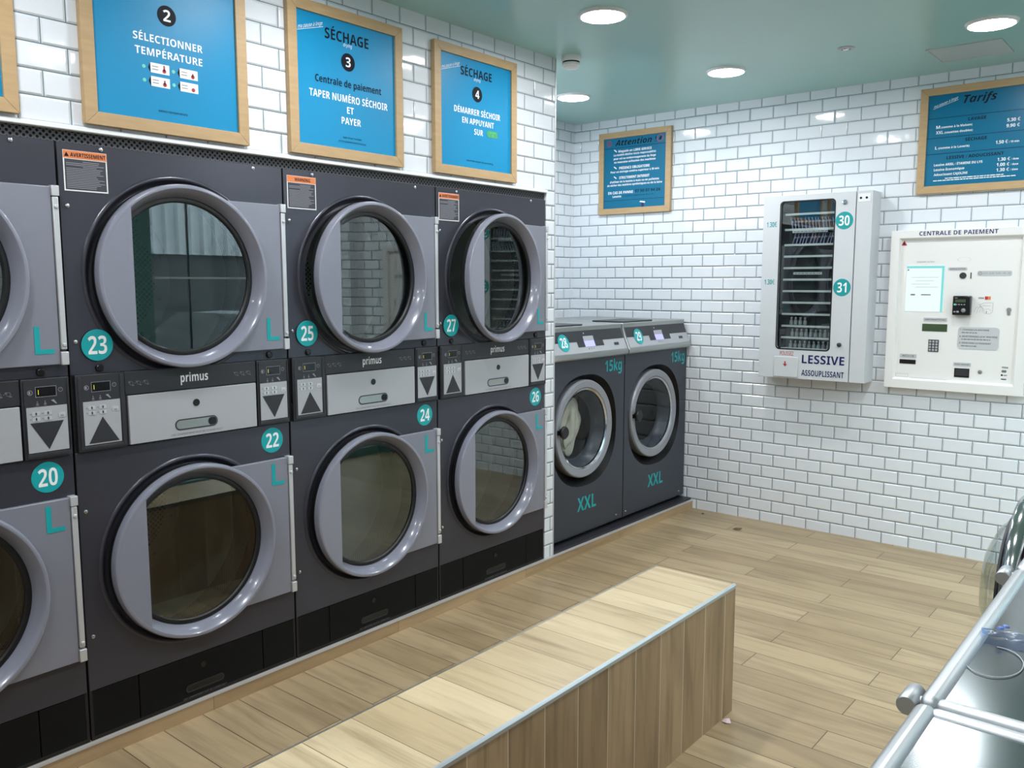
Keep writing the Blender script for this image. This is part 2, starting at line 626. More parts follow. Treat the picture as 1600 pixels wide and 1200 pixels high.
def text(mb, s, plane, d, a0, a1, base, cap, bold=0.02, shear=0.0, rise=0.0):
    """lay the word s between a0 and a1 on the wall plane 'x' (axes y,z; seen from +x) or 'y' (axes x,z; seen from -y)
    or a callable (u,v)->(x,y,z); base = height of the baseline, cap = capital height, rise = baseline slope"""
    vs, fs = glyphs(s, bold)
    xs = [v[0] for v in vs]
    x0, x1 = min(xs), max(xs)
    y0, y1 = cap_h(bold)
    sx = (a1 - a0) / (x1 - x0)
    sy = cap / (y1 - y0)
    out = []
    for x, y in vs:
        v = (y - y0) * sy
        u = a0 + (x - x0) * sx + v * shear
        v = base + v + (u - a0) * rise
        out.append((d, u, v) if plane == 'x' else ((u, d, v) if plane == 'y' else plane(u, v)))
    v0, f0 = len(mb.v), len(mb.f)
    mb.add(out, fs)
    mb.words.append((v0, len(mb.v), f0, len(mb.f)))
    return mb


def textc(mb, s, plane, d, c, base, cap, bold=0.02, k=1.0, **kw):
    vs, _ = glyphs(s, bold)
    xs = [v[0] for v in vs]
    y0, y1 = cap_h(bold)
    wd = (max(xs) - min(xs)) * cap / (y1 - y0) * k
    return text(mb, s, plane, d, c - wd / 2, c + wd / 2, base, cap, bold, **kw)


def flat(mb, plane, d, a0, a1, z0, z1):
    if plane == 'x':
        mb.add([(d, a0, z0), (d, a1, z0), (d, a1, z1), (d, a0, z1)], [(0, 1, 2, 3)])
    else:
        mb.add([(a0, d, z0), (a1, d, z0), (a1, d, z1), (a0, d, z1)], [(0, 1, 2, 3)])
    return mb


def ring2(mb, plane, d, a, z, r0, r1, n=24):
    vs = []
    for r in (r0, r1):
        for i in range(n):
            t = 2 * PI * i / n
            u, v = a + r * math.cos(t), z + r * math.sin(t)
            vs.append((d, u, v) if plane == 'x' else (u, d, v))
    mb.add(vs, [(i, (i + 1) % n, n + (i + 1) % n, n + i) for i in range(n)])
    return mb


def rrect(a0, a1, z0, z1, r, n=6):
    pts = []
    for cx, cz, s in ((a1 - r, z1 - r, 0), (a0 + r, z1 - r, 1), (a0 + r, z0 + r, 2), (a1 - r, z0 + r, 3)):
        for i in range(n + 1):
            t = PI / 2 * (s + i / n)
            pts.append((cx + r * math.cos(t), cz + r * math.sin(t)))
    return pts


# ================================================================== the setting
YB, ZC, XA, XR, YF = 5.0237, 2.6615, -1.0, 3.1, -2.6
PL = 0.058


def uv_left(co, n):
    if abs(n.x) > 0.5:
        return (co.y - 0.05 + 6.0, co.z - 1.998 + 0.0749 * 40)
    if abs(n.y) > 0.5:
        return (co.x + 6.0, co.z - 1.998 + 0.0749 * 40)
    return (co.y + 6.0, co.x + 6.0)


def uv_back(co, n):
    if abs(n.y) > 0.5:
        return (co.x - 0.116 + 0.0755 + 0.151 * 40, co.z - 0.063 + 0.0749 * 20)
    return (co.y - YB + 0.151 * 60.3, co.z - 0.063 + 0.0749 * 20)


fl = MB().box(XA - 0.1, XR + 0.1, YF - 0.1, YB + 0.1, -0.1, 0.0)
struct(obj('floor', fl, 'floor', uvf=lambda co, n: (co.x - 1.772 + 0.45 + 9.0, co.y - 4.556 + 0.1455 * 60)))
ce = MB().box(XA - 0.1, XR + 0.1, YF - 0.1, YB + 0.1, ZC, ZC + 0.1)
struct(obj('ceiling', ce, 'ceiling'))
# bulkhead above the dryers, the pillar at their end and the wall in front of the row
wl = MB()
wl.box(-0.12, 0.0, YF, 3.449, 2.0, ZC)
wl.box(-0.95, 0.0, 3.3765, 3.449, 0.0, 2.0)
wl.box(-0.12, 0.0, YF, 0.165, 0.0, 2.0)
struct(obj('wall_left', wl, 'tile_left', uvf=uv_left))
struct(obj('alcove_wall', MB().box(XA - 0.1, XA, 3.3, YB, 0, ZC), 'tile_back', uvf=uv_back))
struct(obj('wall_back', MB().box(XA - 0.1, 2.30, YB, YB + 0.1, 0, ZC), 'tile_back', uvf=uv_back))
wr = MB()
wr.box(XR, XR + 0.1, YF, 2.66, 0, ZC)
wr.box(XR, XR + 0.1, 2.66, YB + 0.1, 2.4, ZC)
struct(obj('wall_right', wr, 'tile_back', uvf=uv_back))
struct(obj('wall_front', MB().box(-0.12, XR, YF - 0.1, YF, 0, ZC), 'tile_back', uvf=uv_back))
# short tiled return and the teal door at the right end of the back wall
struct(obj('pier_wall', MB().box(2.22, 2.36, YB - 0.10, YB, 0, ZC), 'tile_back', uvf=uv_back))
d1 = struct(obj('door_1', MB().box(2.36, 3.1, YB + 0.02, YB + 0.07, 0, 2.3), 'teal_frame'))
obj('door_frame', MB().box(2.36, 2.42, YB - 0.03, YB + 0.05, 0, 2.36).box(3.04, 3.1, YB - 0.03, YB + 0.05, 0, 2.36).box(2.36, 3.1, YB - 0.03, YB + 0.05, 2.3, 2.36), 'teal_frame', d1)
obj('door_handle', MB().cyl((2.52, YB - 0.04, 1.05), 0.012, -0.07, 0.07, 'z', 12), 'chrome', d1)
struct(obj('door_lintel_wall', MB().box(2.36, 3.1, YB, YB + 0.1, 2.36, ZC), 'tile_back', uvf=uv_back))
# shop window in the right wall
w1 = struct(obj('window_1', MB().box(XR + 0.02, XR + 0.03, 2.87, 4.92, 0.05, 2.36), 'window_glass'))
wf = MB().box(XR - 0.02, XR + 0.09, 2.66, 2.87, 0, 2.4).box(XR - 0.0, XR + 0.08, 4.92, YB, 0, 2.4)
wf.box(XR, XR + 0.07, 2.87, 4.92, 2.34, 2.4).box(XR, XR + 0.07, 2.87, 4.92, 0, 0.07)
obj('window_frame', wf, 'teal_frame', w1)
obj('window_mullion', MB().box(XR + 0.03, XR + 0.045, 3.17, 3.182, 0.07, 2.34).box(XR + 0.03, XR + 0.045, 4.0, 4.012, 0.07, 2.34), 'fascia', w1)
obj('window_rail', MB().box(XR - 0.0, XR + 0.019, 2.87, 4.92, 1.557, 1.572), 'white_trim', w1)
# trims
struct(obj('trim_1', MB().box(-0.03, 0.012, 0.165, 3.3765, 1.985, 2.0005), 'white_trim', bevel=0.003))
struct(obj('trim_2', MB().box(-0.02, 0.003, 3.447, 3.4535, 0.06, ZC), 'hinge'))
pl = MB().box(-0.95, 0.014, -0.6, YB, 0.0, PL)
struct(obj('baseboard_left', pl, 'plinth', uvf=lambda co, n: (co.y + 6.25, co.z + 0.1 + (0 if n.z < 0.5 else co.x * 0.2))))
struct(obj('trim_3', MB().box(0.004, 0.017, -0.6, YB, PL - 0.006, PL + 0.0015), 'hinge'))
struct(obj('trim_4', MB().box(-0.95, 0.0, 3.455, YB, PL, PL + 0.012), 'fascia'))

# street beyond the shop window: only its reflection in the dryer glass is seen
struct(obj('street_ground', MB().box(4.5, 16, -6, 26, -0.35, -0.20), 'asphalt'))
struct(obj('pavement', MB().box(XR + 0.1, 4.5, -6, 26, -0.3, -0.08), 'pave'))
fa = MB().box(11.0, 11.3, -4, 30, -0.20, 2.0)
struct(obj('facade_wall', fa, 'facade'))
co_ = MB()
for i in range(150):
    y = -4 + i * 0.226
    co_.prism([(10.9, y), (10.9, y + 0.11), (10.82, y + 0.14), (10.82, y + 0.2), (10.9, y + 0.226), (11.2, y + 0.226), (11.2, y)], 2.0, 6.5, 'z')
struct(obj('facade_cladding', co_, 'corr'))

# ================================================================== ceiling fittings
def downlight(x, y, label, group=None):
    t = thing('ceiling_downlight', label, 'ceiling light', (x, y, ZC), group=group)
    obj('trim_ring', MB().lathe([(0.090, -0.004), (0.094, -0.012), (0.102, -0.009), (0.107, 0.0)], (0, 0, 0), 'z', 48), 'white_paint', t, smooth=True)
    obj('diffuser', MB().lathe([(0.0001, -0.009), (0.05, -0.0085), (0.090, -0.005), (0.090, 0.0)], (0, 0, 0), 'z', 48), 'diffuser', t, smooth=True)
    return t


downlight(0.59, 2.995, 'round white ceiling downlight above the end of the wooden bench')
downlight(0.557, 4.235, 'round white ceiling downlight between the Attention notice and the dispenser')
downlight(-0.447, 4.232, 'round white ceiling downlight in the alcove above the two washing machines')
downlight(1.838, 4.175, 'round white ceiling downlight beside the square ceiling hatch')
for x, y in ((0.57, 1.77), (1.84, 2.95), (1.84, 1.75), (0.57, 0.55), (1.84, 0.55), (0.57, -0.7), (1.84, -0.7), (2.9, 3.6)):
    downlight(x, y, 'round white ceiling downlight out of the picture', group='downlights out of the picture')

t = thing('ceiling_spotlight', 'tiny recessed round spotlight in the teal ceiling', 'spotlight', (1.207, 4.187, ZC))
obj('bezel', MB().lathe([(0.020, 0.0), (0.022, -0.006), (0.036, -0.005), (0.040, 0.0)], (0, 0, 0), 'z', 32), 'silver', t, smooth=True)
obj('lens', MB().lathe([(0.0001, -0.012), (0.012, -0.010), (0.020, -0.002), (0.02, 0)], (0, 0, 0), 'z', 24), 'chrome', t, smooth=True)
t = thing('smoke_detector', 'white round smoke detector on the ceiling beside the tiled pillar', 'smoke detector', (0.09, 3.46, ZC))
obj('base', MB().lathe([(0.048, 0.0), (0.050, -0.012), (0.046, -0.026), (0.044, -0.028)], (0, 0, 0), 'z', 40, cap0=True), 'white_paint', t, smooth=True)
obj('sensing_gap', MB().lathe([(0.041, -0.027), (0.041, -0.036)], (0, 0, 0), 'z', 40), 'black', t)
obj('cap', MB().lathe([(0.044, -0.035), (0.045, -0.045), (0.036, -0.058), (0.02, -0.062), (0.0001, -0.063)], (0, 0, 0), 'z', 40, cap0=True), 'white_paint', t, smooth=True)
t = thing('ceiling_hatch', 'flat square access hatch in the teal ceiling above the price board', 'hatch', (1.66, 4.62, ZC))
obj('hatch_panel', MB().box(-0.155, 0.155, -0.14, 0.14, -0.004, 0.0), 'hatch', t)
obj('hatch_rim', MB().box(-0.165, 0.165, -0.15, -0.141, -0.006, 0).box(-0.165, 0.165, 0.141, 0.15, -0.006, 0).box(-0.165, -0.156, -0.141, 0.141, -0.006, 0).box(0.156, 0.165, -0.141, 0.141, -0.006, 0), 'hatch', t)

# ================================================================== ventilation strip over the dryers
gr = MB().box(-0.035, -0.012, 0.165, 3.373, 1.9505, 1.985)
tag(obj('ventilation_grille', gr, 'grille', uvf=lambda co, n: (co.y, co.z)), 'long black perforated ventilation strip between dryers and tiled bulkhead', 'grille')


# ================================================================== stacked tumble dryers
UC = 0.385            # door centre along the front
ZU, ZL = 1.550, 0.610


def badge(parent, num, y, z, r, x, off, name='number_badge', k=0.74):
    b = obj(name, MB(off).lathe([(0.0001, x + 0.0012), (r - 0.001, x + 0.0012), (r, x)], (0, y, z), 'x', 40), 'teal_dark' if name != 'number_badge' else 'teal', parent)
    tm = MB(off)
    textc(tm, num, 'x', x + 0.0018, y, z - r * 0.56, r * 1.14, 'b', k * 0.94)
    obj('digits', tm, 'white_ink', b)
    return b


def dryer_door(root, zc, ang, hinge_z, off, glass_tilt, label_u):
    """round-windowed door hung on its right edge; its own frame has the hinge at the origin"""
    hx, hy = 0.012, 0.775
    zz = zc + off[2]
    o3 = (-hx, -hy, -zc)
    R = 0.303
    mb = MB(o3)
    # ring
    prof = [(R - 0.004, 0.022), (R, 0.026), (R, 0.046), (R - 0.003, 0.052), (R - 0.009, 0.0545), (R - 0.014, 0.0535), (R - 0.017, 0.050), (R - 0.041, 0.010), (R - 0.041, 0.004)]
    mb.lathe(prof, (0, UC, zc), 'x', 96, closed=True)
    d = obj('door', mb, 'door_grey', root, loc=(hx, hy, zz), smooth=True, angle=34)
    d.rotation_euler = (0, 0, ang)
    # flat hinge-side panel
    hz = 0.264
    y_in = UC + math.sqrt((R - 0.006) ** 2 - hz ** 2)
    pts = []
    a0 = math.atan2(hz, y_in - UC)
    for i in range(25):
        a = -a0 + 2 * a0 * i / 24
        pts.append((UC + (R - 0.006) * math.cos(a), zc + (R - 0.006) * math.sin(a)))
    poly = [(0.770, zc - hz), (0.770, zc + hz)] + pts[::-1]
    obj('door_panel', MB(o3).prism(poly, 0.003, 0.021, 'x'), 'panel_grey', d, bevel=0.0025)
    obj('door_gasket', MB(o3).lathe([(R - 0.03, 0.003), (R - 0.004, 0.003), (R, 0.007), (R, 0.022), (R - 0.005, 0.025), (R - 0.02, 0.025)], (0, UC, zc), 'x', 96), 'rubber', d, smooth=True)
    # glass, seal
    gl = obj('door_glass', MB((0, 0, 0)).lathe([(0.0001, 0.0), (0.262, 0.0)], (0, 0, 0), 'x', 72), 'glass', d, loc=(0.006 - hx, UC - hy, 0), recalc=False)
    gl.rotation_euler = (0, 0, glass_tilt)
    obj('glass_seal', MB(o3).lathe([(0.264, 0.003), (0.264, 0.012), (0.257, 0.0155), (0.249, 0.0145), (0.245, 0.009), (0.245, 0.002)], (0, UC, zc), 'x', 72), 'rubber', d, smooth=True)
    # grip plate over the free side of the window
    yc = 0.195
    rr = R - 0.0125
    am = math.acos((UC - yc) / rr)
    arc = [(UC - rr * math.cos(-am + 2 * am * i / 30), zc + rr * math.sin(-am + 2 * am * i / 30)) for i in range(31)]
    obj('door_handle', MB(o3).prism(arc, 0.034, 0.0535, 'x'), 'door_grey', d, bevel=0.0012)
    # hinge strip
    h = MB(o3).box(0.000, 0.026, 0.772, 0.789, zc - hz + 0.045, zc + hz - 0.03)
    h.box(0.0, 0.028, 0.770, 0.792, zc - hz - 0.002, zc - hz + 0.038).box(0.0, 0.028, 0.770, 0.792, zc + hz - 0.028, zc + hz + 0.003)
    for s in (-1, 1):
        h.cyl((0, 0.781, zc + s * 0.205), 0.006, 0.024, 0.031, 'x', 12)
    obj('hinge', h, 'hinge', d, bevel=0.002)
    # L mark
    L0, Lz = 0.698, label_u
    lm = MB(o3).prism([(L0, Lz), (L0 + 0.054, Lz), (L0 + 0.054, Lz + 0.0135), (L0 + 0.0155, Lz + 0.0135), (L0 + 0.0155, Lz + 0.082), (L0, Lz + 0.082)], 0.0215, 0.0222, 'x')
    obj('letter', lm, 'teal', d)
    return d


def icon_row(mb, x, y, z, s):
    # two linked drum pictograms
    for k in range(3):
        yy = y + k * s * 2.1
        ring2(mb, 'x', x, yy, z, s * 0.42, s * 0.55, 12)
        flat(mb, 'x', x, yy - s * 0.8, yy - s * 0.25, z + s * 0.1, z + s * 0.55)
        flat(mb, 'x', x, yy + s * 0.2, yy + s * 0.75, z - s * 0.75, z - s * 0.45)
        if k < 2:
            flat(mb, 'x', x, yy + s * 0.95, yy + s * 1.2, z - s * 0.1, z + s * 0.1)


def control_panel(root, y0, y1, up, off):
    x = 0.012
    mb = MB(off).holed(0.0, x, y0, y1, 1.006, 1.247, (y0 + y1) / 2, 1.12, 0.05, 60, None)
    mb = MB(off).box(0.0, x, y0, y1, 1.006, 1.247)
    cp = obj('control_panel', mb, 'fascia', root, bevel=0.002)
    yc = (y0 + y1) / 2
    a0, a1 = yc - 0.058, yc + 0.058
    # raised frame line
    fr = MB(off).box(x, x + 0.003, y0 + 0.006, a0 - 0.003, 1.018, 1.240).box(x, x + 0.003, a1 + 0.003, y1 - 0.006, 1.018, 1.240)
    fr.box(x, x + 0.003, y0 + 0.006, y1 - 0.006, 1.012, 1.022)
    obj('surround', fr, 'fascia', cp, bevel=0.0015)
    obj('button_plate', MB(off).box(x, x + 0.0016, a0, a1, 1.026, 1.163), 'silver', cp)
    xa = x + 0.0022
    tri = [(a0 + 0.012, 1.030), (a1 - 0.008, 1.030), (yc, 1.112)] if up else [(a0 + 0.008, 1.116), (yc, 1.032), (a1 - 0.012, 1.116)]
    am = MB(off)
    am.add([(xa, p[0], p[1]) for p in tri], [(0, 1, 2)])
    obj('arrow_mark', am, 'fascia', cp)
    bt = MB(off)
    bd = MB(off)
    for i in range(2):
        for j in range(2):
            yy, z0 = a0 + 0.026 + i * 0.034, 1.143 - j * 0.016
            bt.prism(rrect(yy - 0.011, yy + 0.011, z0 - 0.006, z0 + 0.006, 0.003, 3), x + 0.001, x + 0.003, 'x')
            flat(bd, 'x', x + 0.0034, yy - 0.002, yy + 0.002, z0 - 0.004, z0 + 0.004)
            flat(bd, 'x', x + 0.0022, yy - 0.017, yy - 0.0145, z0 - 0.001, z0 + 0.001)
    bt.prism(rrect(a1 - 0.026, a1 - 0.006, 1.126, 1.141, 0.003, 3), x + 0.001, x + 0.003, 'x')
    flat(bd, 'x', x + 0.0034, a1 - 0.021, a1 - 0.011, 1.130, 1.1315)
    obj('button', bt, 'hinge', cp)
    obj('button_marks', bd, 'fascia', cp)
    di = obj('display', MB(off).box(x, x + 0.0012, yc - 0.029, yc + 0.029, 1.193, 1.222), 'gloss_black', cp)
    ln = MB(off)
    for (q0, q1, r0, r1) in ((yc - 0.030, yc + 0.030, 1.222, 1.2232), (yc - 0.030, yc + 0.030, 1.1918, 1.193), (yc - 0.030, yc - 0.0288, 1.193, 1.222), (yc + 0.0288, yc + 0.030, 1.193, 1.222)):
        flat(ln, 'x', x + 0.0016, q0, q1, r0, r1)
    ring2(ln, 'x', x + 0.0016, yc + 0.042, 1.210, 0.0055, 0.0068, 14)
    flat(ln, 'x', x + 0.0016, yc + 0.0416, yc + 0.0424, 1.210, 1.214)
    ring2(ln, 'x', x + 0.0016, yc - 0.045, 1.207, 0.006, 0.0075, 14)
    flat(ln, 'x', x + 0.0016, yc - 0.049, yc - 0.044, 1.203, 1.211)
    for q in (-0.026, -0.004):
        flat(ln, 'x', x + 0.0016, yc + q - 0.001, yc + q + 0.001, 1.176, 1.180)
        flat(ln, 'x', x + 0.0016, yc + q - 0.003, yc + q + 0.003, 1.1705, 1.1735)
        flat(ln, 'x', x + 0.0016, yc + q - 0.004, yc + q + 0.004, 1.1665, 1.1678)
    ln.add([(x + 0.0016, yc + 0.013, 1.180), (x + 0.0016, yc + 0.021, 1.182), (x + 0.0016, yc + 0.030, 1.169), (x + 0.0016, yc + 0.027, 1.168)], [(0, 1, 2, 3)])
    obj('icon_marks', ln, 'label_line', cp)
    obj('led_digit', flat(MB(off), 'x', x + 0.0018, yc - 0.0222, yc - 0.0209, 1.200, 1.214), 'led', cp)
    return cp


def dryer(y0, nums, ang_u, tilt_u, label, warn):
    off = (0, 0, -PL)
    root = thing('tumble_dryer', label, 'tumble dryer', (0, y0, PL))
    # cabinet: sides, back and top (the fronts are plates of their own)
    cb = MB(off)
    cb.box(-0.93, -0.002, 0.003, 0.012, PL, 1.95).box(-0.93, -0.002, 0.788, 0.797, PL, 1.95)
    cb.box(-0.93, -0.002, 0.012, 0.788, 1.938, 1.95).box(-0.93, -0.90, 0.012, 0.788, PL, 1.938).box(-0.93, -0.04, 0.012, 0.788, 1.08, 1.10)
    cb.box(-0.93, -0.002, 0.012, 0.788, PL, PL + 0.012)
    obj('cabinet', cb, 'dark_gap', root)
    RH = 0.318
    fp = MB(off).holed(-0.016, 0.0, 0.0035, 0.7965, 1.2485, 1.9495, UC, ZU, RH)
    fp.box(-0.016, 0.0, 0.0035, 0.7965, 1.2475, 1.2485)
    obj('front_panel', fp, 'charcoal', root, bevel=0.002)
    fp = MB(off).holed(-0.016, 0.0, 0.0035, 0.7965, 0.225, 1.0045, UC, ZL, RH)
    obj('front_panel', fp, 'charcoal', root, bevel=0.002)
    # kick panel
    kp = obj('kick_panel', MB(off).box(-0.03, -0.003, 0.0035, 0.165, PL, 0.222).box(-0.03, -0.003, 0.168, 0.648, PL, 0.222).box(-0.03, -0.003, 0.651, 0.7965, PL, 0.222), 'kick', root, bevel=0.002)
    obj('slot_handle', MB(off).prism(rrect(0.333, 0.482, 0.092, 0.119, 0.012), -0.004, -0.0015, 'x'), 'fascia', kp)
    obj('slot_hollow', MB(off).prism(rrect(0.338, 0.478, 0.097, 0.116, 0.009), -0.002, -0.0008, 'x'), 'gloss_black', kp)
    obj('keyhole', MB(off).cyl((0, 0.402, 0.178), 0.011, -0.004, -0.001, 'x', 16), 'gloss_black', kp)
    tm = MB(off)
    text(tm, 'LINT COMPARTMENT MUST BE CLEANED DAILY', 'x', -0.0022, 0.322, 0.492, 0.070, 0.0065, 0.01)
    obj('lettering', tm, 'grey_ink', kp)
    # middle strip: fascia, lint drawer, two control panels
    fs = obj('fascia_strip', MB(off).box(-0.01, 0.008, 0.1665, 0.6535, 1.171, 1.247).box(-0.01, 0.004, 0.1665, 0.6535, 1.006, 1.171), 'fascia', root, bevel=0.002)
    tm = MB(off)
    text(tm, 'primus', 'x', 0.0088, 0.359, 0.461, 1.196, 0.030, 0.025)
    obj('lettering', tm, 'white_ink', fs)
    for yi in (0.188, 0.572):
        ic = MB(off)
        icon_row(ic, 0.0088, yi, 1.208, 0.012)
        obj('icon_marks', ic, 'grey_ink', fs)
    ld = obj('lint_drawer', MB(off).box(-0.005, 0.012, 0.174, 0.649, 1.008, 1.168), 'silver', root, bevel=0.0015)
    obj('keyhole', MB(off).lathe([(0.0125, 0.0), (0.0125, 0.0135), (0.0115, 0.0145), (0.0001, 0.0148)], (0, 0.411, 1.122), 'x', 28), 'black', ld)
    obj('slot_rim', MB(off).prism(rrect(0.330, 0.489, 1.033, 1.070, 0.018), 0.010, 0.0132, 'x'), 'fascia', ld)
    sl = MB(off)
    pts = rrect(0.334, 0.485, 1.037, 1.066, 0.0142)
    k = len(pts)
    sl.add([(0.0136, p[0], p[1]) for p in pts] + [(0.001, 0.41 + (p[0] - 0.41) * 0.9, 1.052 + (p[1] - 1.052) * 0.75) for p in pts], [(i, (i + 1) % k, k + (i + 1) % k, k + i) for i in range(k)])
    sl.add([(0.0137, p[0], p[1]) for p in pts], [tuple(range(k))])
    obj('slot_handle', sl, 'steel_soft', ld)
    obj('slot_hollow', MB(off).prism(rrect(0.452, 0.484, 1.038, 1.065, 0.0125), 0.0132, 0.0141, 'x'), 'gloss_black', ld)
    tm = MB(off)
    text(tm, 'LINT COMPARTMENT MUST BE CLEANED DAILY', 'x', 0.0128, 0.315, 0.508, 1.0165, 0.0062, 0.01)
    obj('lettering', tm, 'grey_ink', ld)
    control_panel(root, 0.0115, 0.1645, True, off)
    control_panel(root, 0.6555, 0.7925, False, off)
    for yy in (0.092, 0.717):
        obj('panel_lock', MB(off).lathe([(0.0125, 0.0), (0.012, 0.006), (0.009, 0.0075), (0.0001, 0.0075)], (0, yy, 1.265), 'x', 20), 'gloss_black', root)
    # loading openings
    for zc in (ZU, ZL):
        c = MB(off).lathe([(0.331, 0.0005), (0.327, 0.005), (0.321, 0.005), (0.316, 0.0), (0.309, -0.012), (0.300, -0.014), (0.292, -0.009), (0.286, -0.010), (0.283, -0.018), (0.283, -0.10), (0.36, -0.11)], (0, UC, zc), 'x', 96)
        obj('collar', c, 'charcoal', root, smooth=True, angle=60)
        o3 = (0, UC, zc)
        du = obj('drum', MB(off).lathe([(0.366, -0.32), (0.366, -0.735), (0.362, -0.742)], o3, 'x', 72), 'drum', root, smooth=True, angle=40)
        obj('drum_mesh_band', MB(off).lathe([(0.362, -0.112), (0.366, -0.13), (0.366, -0.32)], o3, 'x', 72), 'drum_fine', du, smooth=True,
            uvf=lambda co, n, zc=zc: (math.atan2(co.z - (zc - PL), co.y - UC) * 0.366, co.x))
        obj('drum_back', MB(off).lathe([(0.362, -0.742), (0.300, -0.746)], o3, 'x', 72), 'drum', du, smooth=True)
        obj('drum_back_mesh', MB(off).lathe([(0.300, -0.746), (0.09, -0.746)], o3, 'x', 72), 'drum_perf', du, uvf=lambda co, n: (co.y, co.z))
        obj('drum_hub', MB(off).lathe([(0.09, -0.746), (0.085, -0.738), (0.0001, -0.736)], o3, 'x', 40), 'drum', du, smooth=True)
        for kb in range(12):
            ab = PI * 2 * (kb + 0.5) / 12
            obj('drum_bolt', MB(off).lathe([(0.009, -0.744), (0.008, -0.738), (0.0001, -0.736)], (0, UC + 0.328 * math.cos(ab), zc + 0.328 * math.sin(ab)), 'x', 12), 'fascia', du, smooth=True)
    for zc, ang, tilt, lz in ((ZU, ang_u, tilt_u, 1.320), (ZL, 0.0, 0.0, 0.776)):
        dryer_door(root, zc, ang, zc, off, tilt, lz)
    badge(root, nums[1], 0.088, 1.337, 0.0495, 0.0055, off)
    badge(root, nums[0], 0.719, 0.944, 0.0475, 0.0, off)
    # warning label
    a0, a1, z0, z1 = 0.019, 0.151, 1.807, 1.928
    wl_ = obj('warning_label', flat(MB(off), 'x', 0.0008, a0, a1, z0, z1), 'white_paint', root)
    obj('label_body', flat(MB(off), 'x', 0.0012, a0 + 0.004, a1 - 0.004, z0 + 0.004, z1 - 0.026), 'label_dark', wl_)
    obj('label_heading', flat(MB(off), 'x', 0.0012, a0 + 0.001, a1 - 0.001, z1 - 0.024, z1 - 0.001), 'orange', wl_)
    tm = MB(off)
    if warn == 'WARNING':
        text(tm, warn, 'x', 0.0017, a0 + 0.034, a1 - 0.026, z1 - 0.019, 0.012, 0.03)
    else:
        text(tm, warn, 'x', 0.0017, a0 + 0.022, a1 - 0.004, z1 - 0.019, 0.012, 0.03)
        tm.add([(0.0017, a0 + 0.004, z1 - 0.019), (0.0017, a0 + 0.018, z1 - 0.019), (0.0017, a0 + 0.011, z1 - 0.006)], [(0, 1, 2)])
    obj('heading_text', tm, 'dark_ink', wl_)
    ls = MB(off)
    rnd = random.Random(3)
    zz = z1 - 0.032
    while zz > z0 + 0.008:
        s = a0 + 0.008 + (0.05 if rnd.random() < 0.25 else 0)
        flat(ls, 'x', 0.0017, s, a1 - 0.008 - rnd.random() * 0.03, zz - 0.0018, zz)
        zz -= 0.0052
    obj('text_lines', ls, 'label_line', wl_)
    for (yy, z) in ((0.134, 1.939), (0.676, 1.937), (0.024, 1.762), (0.024, 1.35), (0.024, 0.815), (0.024, 0.405)):
        obj('screw', MB(off).lathe([(0.007, 0.0), (0.0062, 0.003), (0.003, 0.0045), (0.0001, 0.0048)], (0, yy, z), 'x', 14), 'screw', root, smooth=True)
    return root


Y0 = 0.9729
rad = math.radians
dryer(Y0 - 0.8, ('20', '21'), 0.0, 0.0, 'grey stacked tumble dryer with badge 20 above its lower door, first of the row', 'AVERTISSEMENT')
dryer(Y0, ('22', '23'), 0.0, 0.0, 'grey stacked tumble dryer with badges 22 and 23, both doors shut, AVERTISSEMENT label', 'AVERTISSEMENT')
dryer(Y0 + 0.8, ('24', '25'), rad(3.0), rad(3.5), 'grey stacked tumble dryer with badges 24 and 25, upper door slightly ajar', 'WARNING')
dryer(Y0 + 1.6, ('26', '27'), rad(5.5), rad(3.0), 'grey stacked tumble dryer with badges 26 and 27 beside the tiled pillar', 'AVERTISSEMENT')


# ================================================================== washing machines in the alcove
def superell(a, cy, cz, ry, rz, e=2.35):
    ca, sa = math.cos(a), math.sin(a)
    return 1.0 / ((abs(ca) / ry) ** e + (abs(sa) / rz) ** e) ** (1 / e)


